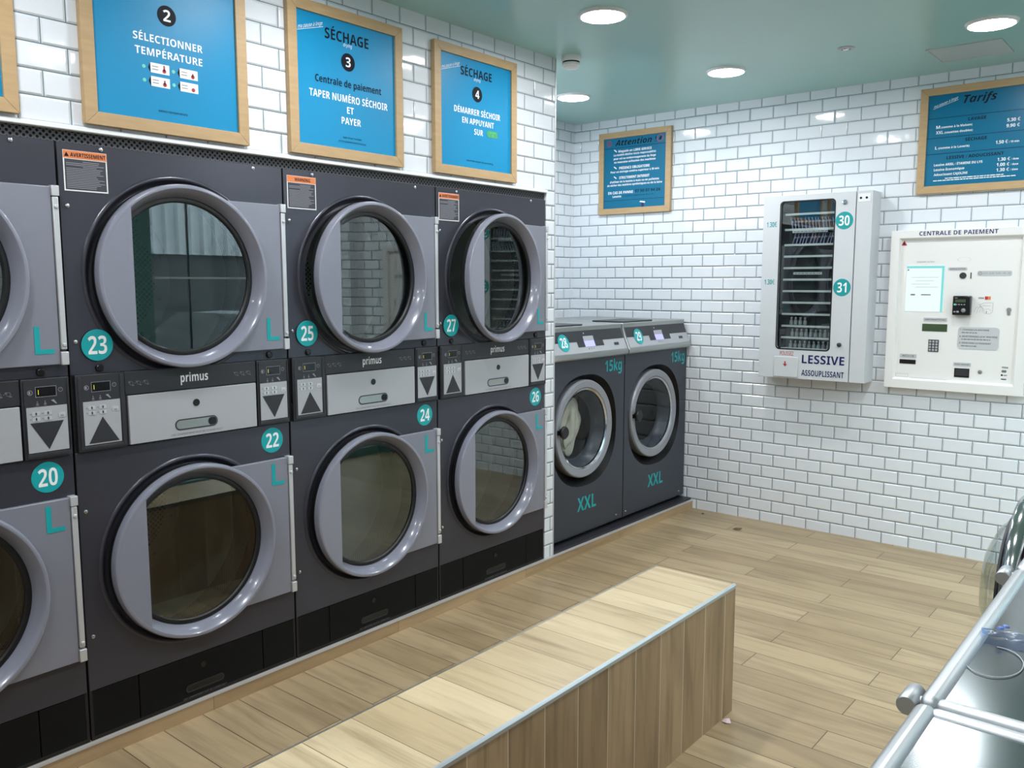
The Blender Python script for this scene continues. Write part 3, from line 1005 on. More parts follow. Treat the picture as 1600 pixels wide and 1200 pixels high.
def alcove_washer(y0, num, label):
    ZB = 0.095
    off = (0, 0, -PL - 0.012)
    root = thing('washing_machine', label, 'washing machine', (0, y0, PL + 0.012))
    Wd = 0.770
    XF = -0.05
    bd = MB(off).box(-0.85, XF - 0.02, 0.0, 0.012, ZB, 1.105).box(-0.85, XF - 0.02, Wd - 0.012, Wd, ZB, 1.105).box(-0.85, -0.83, 0.012, Wd - 0.012, ZB, 1.105)
    bd.box(-0.83, XF - 0.02, 0.012, Wd - 0.012, ZB, ZB + 0.02)
    obj('cabinet', bd, 'charcoal_w', root)
    cy, cz = 0.365, 0.69
    fp = MB(off).holed(XF - 0.02, XF, 0.0, Wd, ZB, 1.105, cy, cz, 0.3, 80, outline=lambda a: superell(a, cy, cz, 0.322, 0.322))
    obj('front_panel', fp, 'charcoal_w', root, bevel=0.003)
    obj('foot', MB(off).box(-0.80, XF - 0.04, 0.03, Wd - 0.03, PL + 0.012, ZB), 'dark_gap', root)
    # recessed black dish round the door
    n = 80
    dish = MB(off)
    vs = []
    rc = (0.362, 0.70)
    for kk in range(4):
        for i in range(n):
            a = 2 * PI * i / n
            R0 = superell(a, cy, cz, 0.322, 0.322)
            p0 = (cy + R0 * math.cos(a), cz + R0 * math.sin(a))
            p1 = (rc[0] + 0.275 * math.cos(a), rc[1] + 0.275 * math.sin(a))
            f = (0, 0.15, 0.8, 1.0)[kk]
            x = (XF - 0.001, XF - 0.012, XF - 0.045, XF - 0.06)[kk]
            vs.append((x, p0[0] + (p1[0] - p0[0]) * f, p0[1] + (p1[1] - p0[1]) * f))
    dish.add(vs, [(k * n + i, k * n + (i + 1) % n, (k + 1) * n + (i + 1) % n, (k + 1) * n + i) for k in range(3) for i in range(n)])
    obj('door_recess', dish, 'recess_black', root, smooth=True, angle=60)
    # door
    ry, rz = rc
    ro = (0, ry, rz)
    door = obj('door', MB(off).lathe([(0.282, XF - 0.055), (0.283, XF - 0.010), (0.279, XF + 0.0), (0.274, XF + 0.002), (0.240, XF - 0.001), (0.230, XF - 0.010), (0.228, XF - 0.055)], ro, 'x', 88, closed=True), 'washer_ring', root, smooth=True, angle=22)
    obj('door_rim', MB(off).lathe([(0.229, XF - 0.012), (0.2335, XF - 0.005), (0.224, XF - 0.010), (0.222, XF - 0.02)], ro, 'x', 88), 'chrome', door, smooth=True)
    obj('door_cone', MB(off).lathe([(0.228, XF - 0.012), (0.205, XF - 0.045), (0.186, XF - 0.075), (0.184, XF - 0.09)], ro, 'x', 72), M['door_cone'], door, smooth=True)
    obj('door_glass', MB(off).lathe([(0.0001, XF - 0.030), (0.08, XF - 0.028), (0.15, XF - 0.023), (0.222, XF - 0.013)], ro, 'x', 72), 'glass_soft', door, smooth=True)
    kn = MB(off).lathe([(0.0001, XF + 0.036), (0.030, XF + 0.036), (0.036, XF + 0.030), (0.036, XF + 0.022), (0.022, XF + 0.016), (0.018, XF - 0.01)], (0, 0.125, 0.712), 'x', 32)
    kn.box(XF - 0.01, XF + 0.012, 0.092, 0.125, 0.700, 0.724)
    obj('door_handle', kn, 'black', door, smooth=True)
    dr = obj('drum', MB(off).lathe([(0.184, XF - 0.09), (0.20, XF - 0.095), (0.30, XF - 0.10), (0.305, XF - 0.58), (0.12, XF - 0.62), (0.0001, XF - 0.62)], (0, ry, rz), 'x', 64), M['drum_dark'], root, smooth=True)
    # console
    prof = [(-0.07, 1.288), (-0.074, 1.266), (-0.052, 1.202), (-0.024, 1.140), (-0.018, 1.128), (-0.018, 1.112), (-0.028, 1.104), (-0.86, 1.104), (-0.86, 1.288)]
    cs = MB(off).prism([(p[0], p[1]) for p in prof], 0.001, Wd - 0.001, 'y')
    con = obj('console', cs, 'steel_soft', root, bevel=0.006, seg=3)
    P0, P1 = Vector((-0.074, 1.266)), Vector((-0.024, 1.140))

    def slope(z, lift=0.0):
        # three facets are near one line: interpolate x from the profile at height z
        for (xa, za), (xb, zb) in zip(prof[1:4], prof[2:5]):
            if zb <= z <= za:
                f = (za - z) / (za - zb)
                return xa + (xb - xa) * f + lift
        return prof[1][0] + lift

    def patch(mb, a0, a1, z0, z1, lift):
        zs = sorted(set([z0, z1] + [z for z in (1.202,) if z0 < z < z1]))
        for za, zb in zip(zs, zs[1:]):
            mb.add([(slope(za, lift), a0, za), (slope(za, lift), a1, za), (slope(zb, lift), a1, zb), (slope(zb, lift), a0, zb)], [(0, 1, 2, 3)])
        return mb
    pan = patch(MB(off), 0.012, Wd - 0.012, 1.141, 1.262, 0.0012)
    obj('silver_panel', pan, 'silver', con)
    bp = patch(MB(off), 0.014, Wd - 0.014, 1.202, 1.262, 0.0022)
    patch(bp, 0.272, 0.530, 1.172, 1.202, 0.0022)
    obj('black_panel', bp, 'fascia', con)
    obj('display', patch(patch(MB(off), 0.340, 0.440, 1.172, 1.205, 0.0032), 0.340, 0.440, 1.205, 1.23, 0.0032), 'lcd_on', con)
    obj('display_heading', patch(MB(off), 0.340, 0.440, 1.205, 1.231, 0.0036), 'silver', con)
    for i, yy in enumerate((0.365, 0.392, 0.415)):
        obj('button', patch(MB(off), yy, yy + 0.007 - i * 0.002, 1.157, 1.163, 0.002), 'fascia', con)
    obj('start_button', patch(MB(off), 0.635, 0.685, 1.166, 1.182, 0.002), 'fascia', con)
    ld_ = MB(off)
    patch(ld_, 0.352, 0.358, 1.243, 1.250, 0.0034)
    obj('indicator_lamp', ld_, 'white_ink', con)
    # round number sticker on the slope
    zc, yc, r = 1.203, 0.146, 0.050
    vs = [(slope(zc, 0.0040), yc, zc)]
    for i in range(36):
        a = 2 * PI * i / 36
        z = zc + r * 0.92 * math.sin(a)
        vs.append((slope(z, 0.0040), yc + r * math.cos(a), z))
    bmb = MB(off)
    bmb.add(vs, [(0, 1 + i, 1 + (i + 1) % 36) for i in range(36)])
    bg = obj('number_badge', bmb, 'teal', root)
    tm = MB(off)
    textc(tm, num, lambda u, v: (slope(v, 0.0050), u, v), 0, yc, zc - 0.026, 0.053, 0.045, 0.74)
    obj('digits', tm, 'white_ink', bg)
    # soap lid on top
    obj('soap_lid', MB(off).box(-0.33, -0.10, 0.05, 0.40, 1.288, 1.297), 'fascia', root, bevel=0.004)
    tm = MB(off)
    text(tm, '15kg', 'x', XF + 0.0012, 0.560, 0.740, 1.012, 0.066, 0.02)
    text(tm, 'XXL', 'x', XF + 0.0012, 0.290, 0.480, 0.226, 0.080, 'b')
    obj('lettering', tm, 'teal', root)
    for yy in (0.03, 0.70):
        obj('screw', MB(off).lathe([(0.006, XF), (0.005, XF + 0.003), (0.0001, XF + 0.004)], (0, yy, 0.125), 'x', 12), 'screw', root, smooth=True)
    return root


M['recess_black'] = mat('washer_recess_black', (9, 10, 12), 0.4, spec=0.22)
M['washer_ring'] = mat('washer_door_ring', (150, 153, 160), 0.35, metal=0.3)
M['door_cone'] = mat('washer_door_cone', (62, 66, 78), 0.35, metal=0.1)
M['drum_dark'] = mat('washer_drum_steel', (30, 32, 34), 0.22, metal=0.9)
alcove_washer(3.457, '28', 'charcoal 15kg washing machine with badge 28, cream laundry inside, beside the pillar')
alcove_washer(4.236, '29', 'charcoal 15kg washing machine with badge 29, empty, in the corner by the back wall')

# laundry in washer 28
ld = bmesh.new()
bmesh.ops.create_icosphere(ld, subdivisions=5, radius=1.0)
for v in ld.verts:
    p = v.co.copy()
    d = 1.0 + 0.65 * noise.noise(p * 1.7 + Vector((3, 1, 2))) + 0.16 * noise.ridged_multi_fractal(p * 1.6, 1.0, 2.0, 3, 0.6, 1.6) - 0.1
    v.co = Vector((p.x * 0.04 * d, p.y * 0.095 * d, p.z * 0.20 * d))
    v.co.y += 0.03 * math.sin(v.co.z * 9.0 + 1.0)
me = bpy.data.meshes.new('laundry_bundle')
ld.to_mesh(me)
ld.free()
me.shade_smooth()
me.materials.append(M['cloth'])
lo = bpy.data.objects.new('laundry_bundle', me)
lo.location = (-0.215, 3.457 + 0.40, 0.70)
C.objects.link(lo)
tag(lo, 'crumpled cream laundry pressed inside the window of washing machine 28', 'laundry')


# ================================================================== wall posters
def frame_mesh(plane, a0, a1, z0, z1, wd, d0, d1):
    mb = MB()
    o = [(a0, z0), (a1, z0), (a1, z1), (a0, z1)]
    i = [(a0 + wd, z0 + wd), (a1 - wd, z0 + wd), (a1 - wd, z1 - wd), (a0 + wd, z1 - wd)]
    for k in range(4):
        j = (k + 1) % 4
        mb.prism([o[k], o[j], i[j], i[k]], d0, d1, plane)
    return mb


def poster(plane, wall, a0, a1, z0, z1, label, pm, name='framed_poster', cat='poster'):
    """built in place; root at the lower centre of the frame"""
    s = 1 if plane == 'x' else -1
    c = ((wall, (a0 + a1) / 2, z0) if plane == 'x' else ((a0 + a1) / 2, wall, z0))
    root = thing(name, label, cat, c)
    off = tuple(-v for v in c)

    def P(nm, mb, m, bev=0.0):
        mb.v = [(x + off[0], y + off[1], z + off[2]) for x, y, z in mb.v]
        return obj(nm, mb, m, root, bevel=bev)
    d0, d1 = (wall + s * 0.001, wall + s * 0.024)
    P('frame', frame_mesh(plane, a0, a1, z0, z1, 0.040, min(d0, d1), max(d0, d1)), 'oak', 0.0015)
    mb = MB()
    ins = (wall + s * 0.002, wall + s * 0.015)
    if plane == 'x':
        mb.box(min(ins), max(ins), a0 + 0.038, a1 - 0.038, z0 + 0.038, z1 - 0.038)
    else:
        mb.box(a0 + 0.038, a1 - 0.038, min(ins), max(ins), z0 + 0.038, z1 - 0.038)
    pr = P('print', mb, pm)
    return root, pr, off, wall + s * 0.0158


def sub(pr, nm, mb, m, off):
    mb.v = [(x + off[0], y + off[1], z + off[2]) for x, y, z in mb.v]
    return obj(nm, mb, m, pr)


def disc(mb, plane, d, a, z, r, n=32, ry=None):
    vs = []
    for i in range(n):
        t = 2 * PI * i / n
        u, v = a + r * math.cos(t), z + (ry or r) * math.sin(t)
        vs.append((d, u, v) if plane == 'x' else (u, d, v))
    mb.add(vs, [tuple(range(n))])
    return mb


ZP0, ZP1 = 2.010, 2.570
# poster cut by the left edge
r_, pr, off, d = poster('x', 0.0, 0.305, 0.872, ZP0, ZP1, 'oak framed poster above the dryer with badge 20, beside the poster numbered 2', 'poster')
# poster 2
r_, pr, off, d = poster('x', 0.0, 1.056, 1.625, ZP0, ZP1, 'oak framed blue poster numbered 2, SÉLECTIONNER TEMPÉRATURE, above dryer 23', 'poster')
mb = MB(); disc(mb, 'x', d, 1.337, 2.385, 0.032); sub(pr, 'number_disc', mb, 'dark_ink', off)
mb = MB()
textc(mb, '2', 'x', d + 0.001, 1.337, 2.367, 0.036, 0.03)
text(mb, 'SÉLECTIONNER', 'x', d, 1.221, 1.460, 2.293, 0.0235, 0.025)
text(mb, 'TEMPÉRATURE', 'x', d, 1.225, 1.457, 2.250, 0.0235, 0.025)
for y in (1.274, 1.374):
    for z in (2.199, 2.157):
        flat(mb, 'x', d, y, y + 0.064, z, z + 0.031)
sub(pr, 'lettering', mb, 'white_ink', off)
mb = MB(); mi = MB(); mr_ = MB(); ml = MB()
for y in (1.274, 1.374):
    for z in (2.199, 2.157):
        mb.add([(d, y - 0.008, z + 0.015), (d, y, z - 0.001), (d, y, z + 0.032)], [(0, 1, 2)])
        disc(mi, 'x', d, y - 0.022, z + 0.015, 0.006, 14)
        disc(mr_, 'x', d + 0.0008, y + 0.046, z + 0.010, 0.0065, 14)
        hh = {(1.274, 2.199): 0.026, (1.274, 2.157): 0.021, (1.374, 2.199): 0.018, (1.374, 2.157): 0.0}[(y, z)]
        if hh:
            flat(mr_, 'x', d + 0.0008, y + 0.0435, y + 0.0485, z + 0.01, z + hh + 0.002)
        for q in range(2):
            flat(ml, 'x', d + 0.0008, y + 0.005, y + 0.026, z + 0.010 + q * 0.009, z + 0.0125 + q * 0.009)
sub(pr, 'pointer', mb, 'dark_ink', off); sub(pr, 'lamp_dots', mi, 'mint', off); sub(pr, 'thermometers', mr_, 'red_ink', off); [sub(pr, 'box_text', (lambda q: (q.add([ml.v[i] for i in f], [(0, 1, 2, 3)]), q)[1])(MB()), 'label_line', off) for f in ml.f]
mb = MB(); text(mb, 'select temperature', 'x', d, 1.295, 1.396, 2.080, 0.0075, 0.01); sub(pr, 'small_lettering', mb, 'dark_ink', off)


def shop_logo(pr, off, d, plane, a0, a1, z0, z1):
    k = (z1 - z0) / (a1 - a0) * 0.55
    mb = MB()
    text(mb, 'ma pause à linge', plane, d, a0, a1, z0 + 0.012, 0.014, 0.01, shear=0.2, rise=k)
    s0 = (z1 - z0) * 0.1
    for (h0, h1) in ((0.0, 0.0016),):
        pts = [(a0 - 0.003, z0 + s0), (a1 + 0.004, z0 + s0 + (a1 - a0) * k), (a1 + 0.004, z0 + s0 + (a1 - a0) * k + 0.0016), (a0 - 0.003, z0 + s0 + 0.0016)]
        mb.add([((d, u, v) if plane == 'x' else (u, d, v)) for u, v in pts], [(0, 1, 2, 3)])
    sub(pr, 'shop_logo', mb, 'white_ink', off)


# poster 3
r_, pr, off, d = poster('x', 0.0, 1.800, 2.366, ZP0, ZP1, 'oak framed blue poster numbered 3, Centrale de paiement, above dryer 25', 'poster')
mb = MB()
text(mb, 'SÉCHAGE', 'x', d, 1.973, 2.189, 2.452, 0.039, 0.02)
text(mb, 'Centrale de paiement', 'x', d, 1.923, 2.252, 2.286, 0.026, 0.02)
text(mb, 'type dryer number', 'x', d, 2.050, 2.145, 2.092, 0.0075, 0.008)
text(mb, 'on the payment centre and pay', 'x', d, 2.027, 2.167, 2.076, 0.0075, 0.008)
sub(pr, 'dark_lettering', mb, 'dark_ink', off)
mb = MB(); disc(mb, 'x', d, 2.083, 2.382, 0.034); sub(pr, 'number_disc', mb, 'dark_ink', off)
mb = MB()
text(mb, 'drying', 'x', d, 2.060, 2.103, 2.438, 0.013, 0.01, shear=0.2)
textc(mb, '3', 'x', d + 0.001, 2.083, 2.364, 0.036, 0.035)
text(mb, 'TAPER NUMÉRO SÉCHOIR', 'x', d, 1.894, 2.285, 2.229, 0.027, 0.025, )
text(mb, 'ET', 'x', d, 2.073, 2.107, 2.188, 0.025, 0.025)
text(mb, 'PAYER', 'x', d, 2.045, 2.142, 2.146, 0.026, 0.025)
sub(pr, 'lettering', mb, 'white_ink', off)
shop_logo(pr, off, d, 'x', 1.850, 1.962, 2.448, 2.512)
# poster 4
r_, pr, off, d = poster('x', 0.0, 2.553, 3.112, ZP0, ZP1, 'oak framed blue poster numbered 4, DÉMARRER SÉCHOIR, above dryer 27', 'poster')
mb = MB()
text(mb, 'SÉCHAGE', 'x', d, 2.725, 2.936, 2.454, 0.037, 0.02)
text(mb, 'start the dryer by pressing', 'x', d, 2.760, 2.943, 2.080, 0.0075, 0.008)
sub(pr, 'dark_lettering', mb, 'dark_ink', off)
mb = MB(); disc(mb, 'x', d, 2.835, 2.383, 0.034); sub(pr, 'number_disc', mb, 'dark_ink', off)
mb = MB()
text(mb, 'drying', 'x', d, 2.812, 2.856, 2.440, 0.013, 0.01, shear=0.2)
textc(mb, '4', 'x', d + 0.001, 2.835, 2.365, 0.036, 0.035)
text(mb, 'DÉMARRER SÉCHOIR', 'x', d, 2.681, 2.996, 2.288, 0.027, 0.025)
text(mb, 'EN APPUYANT', 'x', d, 2.733, 2.950, 2.246, 0.026, 0.025)
text(mb, 'SUR', 'x', d, 2.813, 2.874, 2.203, 0.026, 0.025)
sub(pr, 'lettering', mb, 'white_ink', off)
mb = MB(); mb.add([(d, 2.908, 2.203), (d, 2.976, 2.203), (d, 2.976, 2.234), (d, 2.908, 2.234), (d, 2.899, 2.219)], [(0, 1, 2, 3, 4)]); sub(pr, 'green_button', mb, 'green', off)
mb = MB(); text(mb, 'START', 'x', d + 0.0008, 2.920, 2.966, 2.222, 0.007, 0.01); ring2(mb, 'x', d + 0.0008, 2.943, 2.212, 0.004, 0.0055, 12); sub(pr, 'button_lettering', mb, 'mint', off)
shop_logo(pr, off, d, 'x', 2.605, 2.717, 2.446, 2.510)

# notice on the back wall
r_, pr, off, d = poster('y', YB, -0.772, -0.199, 2.008, 2.568, 'small oak framed blue notice headed Attention ! on the back wall', 'poster_shaded', 'framed_notice', 'notice')
mb = MB()
text(mb, 'Attention !', 'y', d, -0.643, -0.318, 2.476, 0.038, 'i', shear=0.1)
text(mb, '07 50 07 94 24', 'y', d, -0.476, -0.279, 2.150, 0.019, 0.018)
flat(mb, 'y', d, -0.732, -0.239, 2.4598, 2.4622)
flat(mb, 'y', d, -0.732, -0.239, 2.1015, 2.1035)
text(mb, 'du lundi au dimanche de 9h à 19h', 'y', d, -0.575, -0.330, 2.127, 0.009, 0.0)
sub(pr, 'dark_lettering', mb, 'dark_ink', off)
mb = MB()
for s, a, b_, z, c in (('Magasin en LIBRE SERVICE', -0.615, -0.351, 2.430, 0.0155), ('La société décline toute responsabilité', -0.653, -0.317, 2.407, 0.0135), ('pour vol ou endommagement du linge', -0.653, -0.317, 2.382, 0.0135),
                       ('ou mauvaise utilisation des machines', -0.649, -0.319, 2.358, 0.0135), ('PRÉSENCE OBLIGATOIRE', -0.607, -0.364, 2.315, 0.017), ('Pour un séchage continu supérieur à 30 min', -0.677, -0.291, 2.292, 0.0135),
                       ('STRICTEMENT INTERDIT', -0.606, -0.364, 2.249, 0.017), ("d'utiliser de la lessive à main ou en paillettes", -0.681, -0.289, 2.224, 0.0135), ('de sécher des matières synthétiques ou de la laine', -0.704, -0.265, 2.201, 0.0135),
                       ('EN CAS DE PANNE :', -0.695, -0.481, 2.147, 0.018), ('Laverie', -0.658, -0.588, 2.123, 0.0145)):
    text(mb, s, 'y', d, a, b_, z, c, 0.022)
for z in (2.440, 2.325, 2.258):
    mb.add([(-0.652, d, z + 0.008), (-0.630, d, z - 0.008), (-0.628, d, z - 0.001), (-0.648, d, z + 0.013)], [(0, 1, 2, 3)])
mb.add([(-0.440, d, 2.083), (-0.395, d, 2.074), (-0.395, d, 2.085), (-0.432, d, 2.090)], [(0, 1, 2, 3)])
sub(pr, 'lettering', mb, 'white_ink', off)
mb = MB(); flat(mb, 'y', d, -0.424, -0.404, 2.049, 2.076); sub(pr, 'camera_stem', mb, 'navy_ink', off)
mb = MB()
ring2(mb, 'y', d, -0.690, 2.495, 0.016, 0.020); ring2(mb, 'y', d, -0.285, 2.497, 0.020, 0.024)
flat(mb, 'y', d, -0.694, -0.686, 2.485, 2.505)
sub(pr, 'warning_icons', mb, 'red_ink', off)
mb = MB(); mb.add([(-0.297, d, 2.488), (-0.281, d, 2.484), (-0.272, d, 2.506), (-0.283, d, 2.510)], [(0, 1, 2, 3)]); sub(pr, 'camera_icon', mb, 'dark_ink', off)

# price board
r_, pr, off, d = poster('y', YB, 1.345, 1.912, 2.018, 2.582, 'oak framed blue price board headed Tarifs on the back wall above the payment terminal', 'poster_shaded', 'framed_price_board', 'price board')
mb = MB()
text(mb, 'Tarifs', 'y', d, 1.556, 1.715, 2.485, 0.040, 'i', shear=0.12)
for z in (2.418, 2.313, 2.228):
    flat(mb, 'y', d, 1.384, 1.873, z, z + 0.0022)
for s, a, b_, z in (('LAVAGE', 1.587, 1.672, 2.391), ('SÉCHAGE', 1.577, 1.681, 2.285), ('LESSIVE / ADOUCISSANT', 1.491, 1.765, 2.197)):
    text(mb, s, 'y', d, a, b_, z, 0.0165, 0.015)
sub(pr, 'dark_lettering', mb, 'dark_ink', off)
mb = MB()
for s, a, b_, z, c in (('M', 1.430, 1.449, 2.364, 0.016), ('(comme à la Maison)', 1.454, 1.607, 2.364, 0.0115), ('XXL', 1.430, 1.467, 2.335, 0.016), ('(couettes doubles)', 1.472, 1.611, 2.335, 0.0115),
                       ('5,30 €', 1.771, 1.831, 2.364, 0.0165), ('9,90 €', 1.769, 1.830, 2.335, 0.0165), ('L', 1.430, 1.440, 2.254, 0.016), ('(comme à la Laverie)', 1.446, 1.600, 2.254, 0.0115),
                       ('1,50 €', 1.724, 1.780, 2.255, 0.0165), ('/ 15 min', 1.786, 1.832, 2.256, 0.010), ('Lessive ARIEL / ÉTAMINE DU LYS', 1.429, 1.667, 2.164, 0.0125), ('Lessive Économique', 1.430, 1.581, 2.138, 0.0125), ('Adoucissant CAJOLINE', 1.431, 1.598, 2.112, 0.0125),
                       ('1,30 €', 1.737, 1.796, 2.166, 0.0165), ('/ dose', 1.802, 1.835, 2.167, 0.010), ('1,00 €', 1.735, 1.794, 2.139, 0.0165), ('/ dose', 1.800, 1.835, 2.140, 0.010), ('1,30 €', 1.735, 1.794, 2.112, 0.0165), ('/ dose', 1.800, 1.835, 2.113, 0.010)):
    text(mb, s, 'y', d, a, b_, z, c, 0.02)
for a, b_, z in ((1.488, 1.770, 2.0935), (1.429, 1.826, 2.0835)):
    x = a
    rr = random.Random(int(a * 100))
    while x < b_:
        q = min(b_, x + 0.008 + rr.random() * 0.02)
        flat(mb, 'y', d, x, q, z, z + 0.0045)
        x = q + 0.003
sub(pr, 'lettering', mb, 'white_ink', off)
shop_logo(pr, off, d, 'y', 1.413, 1.529, 2.462, 2.530)

# ================================================================== detergent dispenser
YD = YB - 0.15
t = thing('detergent_dispenser', 'grey white wall mounted LESSIVE vending dispenser with glass window and badges 30 and 31', 'vending dispenser', (0.82, YB, 0.955))
off = (-0.82, -YB, -0.955)
X0, X1, XG, XE = 0.517, 1.063, 1.068, 1.155
Z0, Z1 = 0.955, 2.046
wa0, wa1, wz0, wz1 = 0.624, 0.949, 1.132, 2.010


def rr_out(cx, cz, hw, hh, r):
    def f(a):
        ca, sa = abs(math.cos(a)), abs(math.sin(a))
        lo_, hi_ = 0.0, 2.0
        for _ in range(40):
            m_ = (lo_ + hi_) / 2
            x, z = m_ * ca, m_ * sa
            dx, dz = max(0, x - (hw - r)), max(0, z - (hh - r))
            inside = (x <= hw and z <= hh and (dx * dx + dz * dz) <= r * r) if (dx > 0 and dz > 0) else (x <= hw and z <= hh)
            if inside: lo_ = m_
            else: hi_ = m_
        return lo_
    return f


def swapxy(mb):
    """plate built with its normal along x -> normal along -y"""
    mb.v = [(y, -x, z) for x, y, z in mb.v]
    return mb


wcx, wcz = (wa0 + wa1) / 2, (wz0 + wz1) / 2
pd = swapxy(MB().holed(-YD - 0.018, -YD, X0, X1, Z0, Z1, wcx, wcz, 0.1, 240, rr_out(wcx, wcz, (wa1 - wa0) / 2, (wz1 - wz0) / 2, 0.022)))
pd.v = [(x + off[0], y + off[1], z + off[2]) for x, y, z in pd.v]
door = obj('door', pd, 'dispenser', t, bevel=0.002)
cab = MB(off).box(X0 + 0.004, X0 + 0.014, YD + 0.019, YB - 0.001, Z0, Z1).box(X0 + 0.014, X1 - 0.006, YD + 0.019, YB - 0.001, Z1 - 0.01, Z1).box(X0 + 0.014, X1 - 0.006, YD + 0.019, YB - 0.001, Z0, Z0 + 0.01)
cab.box(X1 - 0.016, X1 - 0.004, YD + 0.019, YB - 0.001, Z0, Z1)
obj('cabinet', cab, 'dispenser', t)
obj('back_panel', MB(off).box(X0 + 0.014, X1 - 0.016, YB - 0.012, YB - 0.002, Z0 + 0.01, Z1 - 0.01).box(X0 + 0.06, X0 + 0.062, YD + 0.03, YB - 0.012, 1.0, Z1 - 0.012), 'inside', t)
obj('service_column', MB(off).box(XG, XE, YD + 0.001, YB - 0.001, Z0, Z1), 'dispenser', t, bevel=0.002)
gl = MB(off).box(wa0 - 0.01, wa1 + 0.01, YD + 0.010, YD + 0.014, wz0 - 0.01, wz1 + 0.01)
obj('window_glass', gl, 'glass_clear', door)
gk = MB(off)
ot = rrect(wa0 - 0.003, wa1 + 0.003, wz0 - 0.003, wz1 + 0.003, 0.024)
it = rrect(wa0 + 0.004, wa1 - 0.004, wz0 + 0.004, wz1 - 0.004, 0.02)
k = len(ot)
gk.add([(p[0], YD - 0.001, p[1]) for p in ot] + [(p[0], YD - 0.001, p[1]) for p in it], [(i, (i + 1) % k, k + (i + 1) % k, k + i) for i in range(k)])
obj('window_gasket', gk, 'rubber', door)
shelf_z = [1.936, 1.846, 1.755, 1.687, 1.618, 1.549, 1.480, 1.411, 1.342, 1.270, 1.200, 1.134]
for z in shelf_z:
    sh = obj('shelf', MB(off).box(0.640, 1.045, YD + 0.045, YB - 0.013, z - 0.004, z), 'inside', t)
    obj('shelf_edge', MB(off).box(0.640, 1.045, YD + 0.036, YD + 0.045, z - 0.006, z + 0.006), 'white_paint', sh)
for z, a, b_ in ((1.833, 0.69, 0.90), (1.586, 0.705, 0.875)):
    st = obj('price_strip', MB(off).box(a, b_, YD + 0.030, YD + 0.035, z - 0.007, z + 0.007), 'white_paint', t)
    mb = MB(off)
    x = a + 0.008
    rr = random.Random(5)
    while x < b_ - 0.012:
        q = x + 0.006 + rr.random() * 0.014
        flat(mb, 'y', YD + 0.0294, x, q, z - 0.003, z + 0.003)
        x = q + 0.005
    obj('strip_marks', mb, 'label_line', st)


def badge_y(parent, num, x, z, r, y, off):
    b = obj('number_badge', MB(off).lathe([(0.0001, y - 0.0012), (r - 0.001, y - 0.0012), (r, y)], (x, 0, z), 'y', 40), 'teal_dark', parent)
    tm = MB(off)
    textc(tm, num, 'y', y - 0.0018, x, z - r * 0.56, r * 1.12, 0.045, 0.72)
    obj('digits', tm, 'white_ink', b)


badge_y(t, '30', 1.003, 1.884, 0.050, YD, off)
badge_y(t, '31', 1.006, 1.503, 0.050, YD, off)
mb = MB(off)
text(mb, 'LESSIVE', 'y', YD - 0.001, 0.789, 1.039, 1.052, 0.050, 0.02)
text(mb, 'ASSOUPLISSANT', 'y', YD - 0.001, 0.789, 1.039, 0.978, 0.034, 0.02)
obj('lettering', mb, 'navy_ink', door)
mb = MB(off)
text(mb, 'POUSSEZ', 'y', YD - 0.001, 0.652, 0.736, 1.094, 0.024, 0.0)
mb.add([(0.684, YD - 0.0075, 1.058), (0.692, YD - 0.0075, 1.058), (0.692, YD - 0.0075, 1.042), (0.701, YD - 0.0075, 1.042), (0.688, YD - 0.0075, 1.026), (0.675, YD - 0.0075, 1.042), (0.684, YD - 0.0075, 1.042)], [(0, 1, 2, 3, 4, 5, 6)])
obj('red_lettering', mb, 'red_ink', door)
mb = MB(off)
text(mb, '1.30€', 'y', YD - 0.001, 0.541, 0.604, 1.864, 0.030, 0.02)
text(mb, '1.30€', 'y', YD - 0.001, 0.538, 0.602, 1.520, 0.030, 0.02)
obj('price_lettering', mb, 'teal_dark', door)
obj('delivery_flap', MB(off).box(0.616, 0.767, YD - 0.006, YD, 0.962, 1.086), 'dispenser', t, bevel=0.003)
obj('door_lock', MB(off).lathe([(0.013, 0.0), (0.013, -0.006), (0.009, -0.007), (0.0088, -0.004), (0.0001, -0.004)], (1.002, YD, 1.988), 'y', 24), 'chrome', t, smooth=True)
obj('door_knob', MB(off).lathe([(0.012, 0.0), (0.012, -0.010), (0.008, -0.013), (0.0001, -0.014)], (1.006, YD, 1.172), 'y', 20), 'fascia', t, smooth=True)
obj('column_label', MB(off).box(1.076, 1.142, YD - 0.0005, YD + 0.001, 1.985, 2.030), 'white_paint', t)
for x in (1.090, 1.122):
    obj('column_keyhole', MB(off).cyl((x, YD, 2.006), 0.0065, -0.002, 0.001, 'y', 14), 'gloss_black', t)
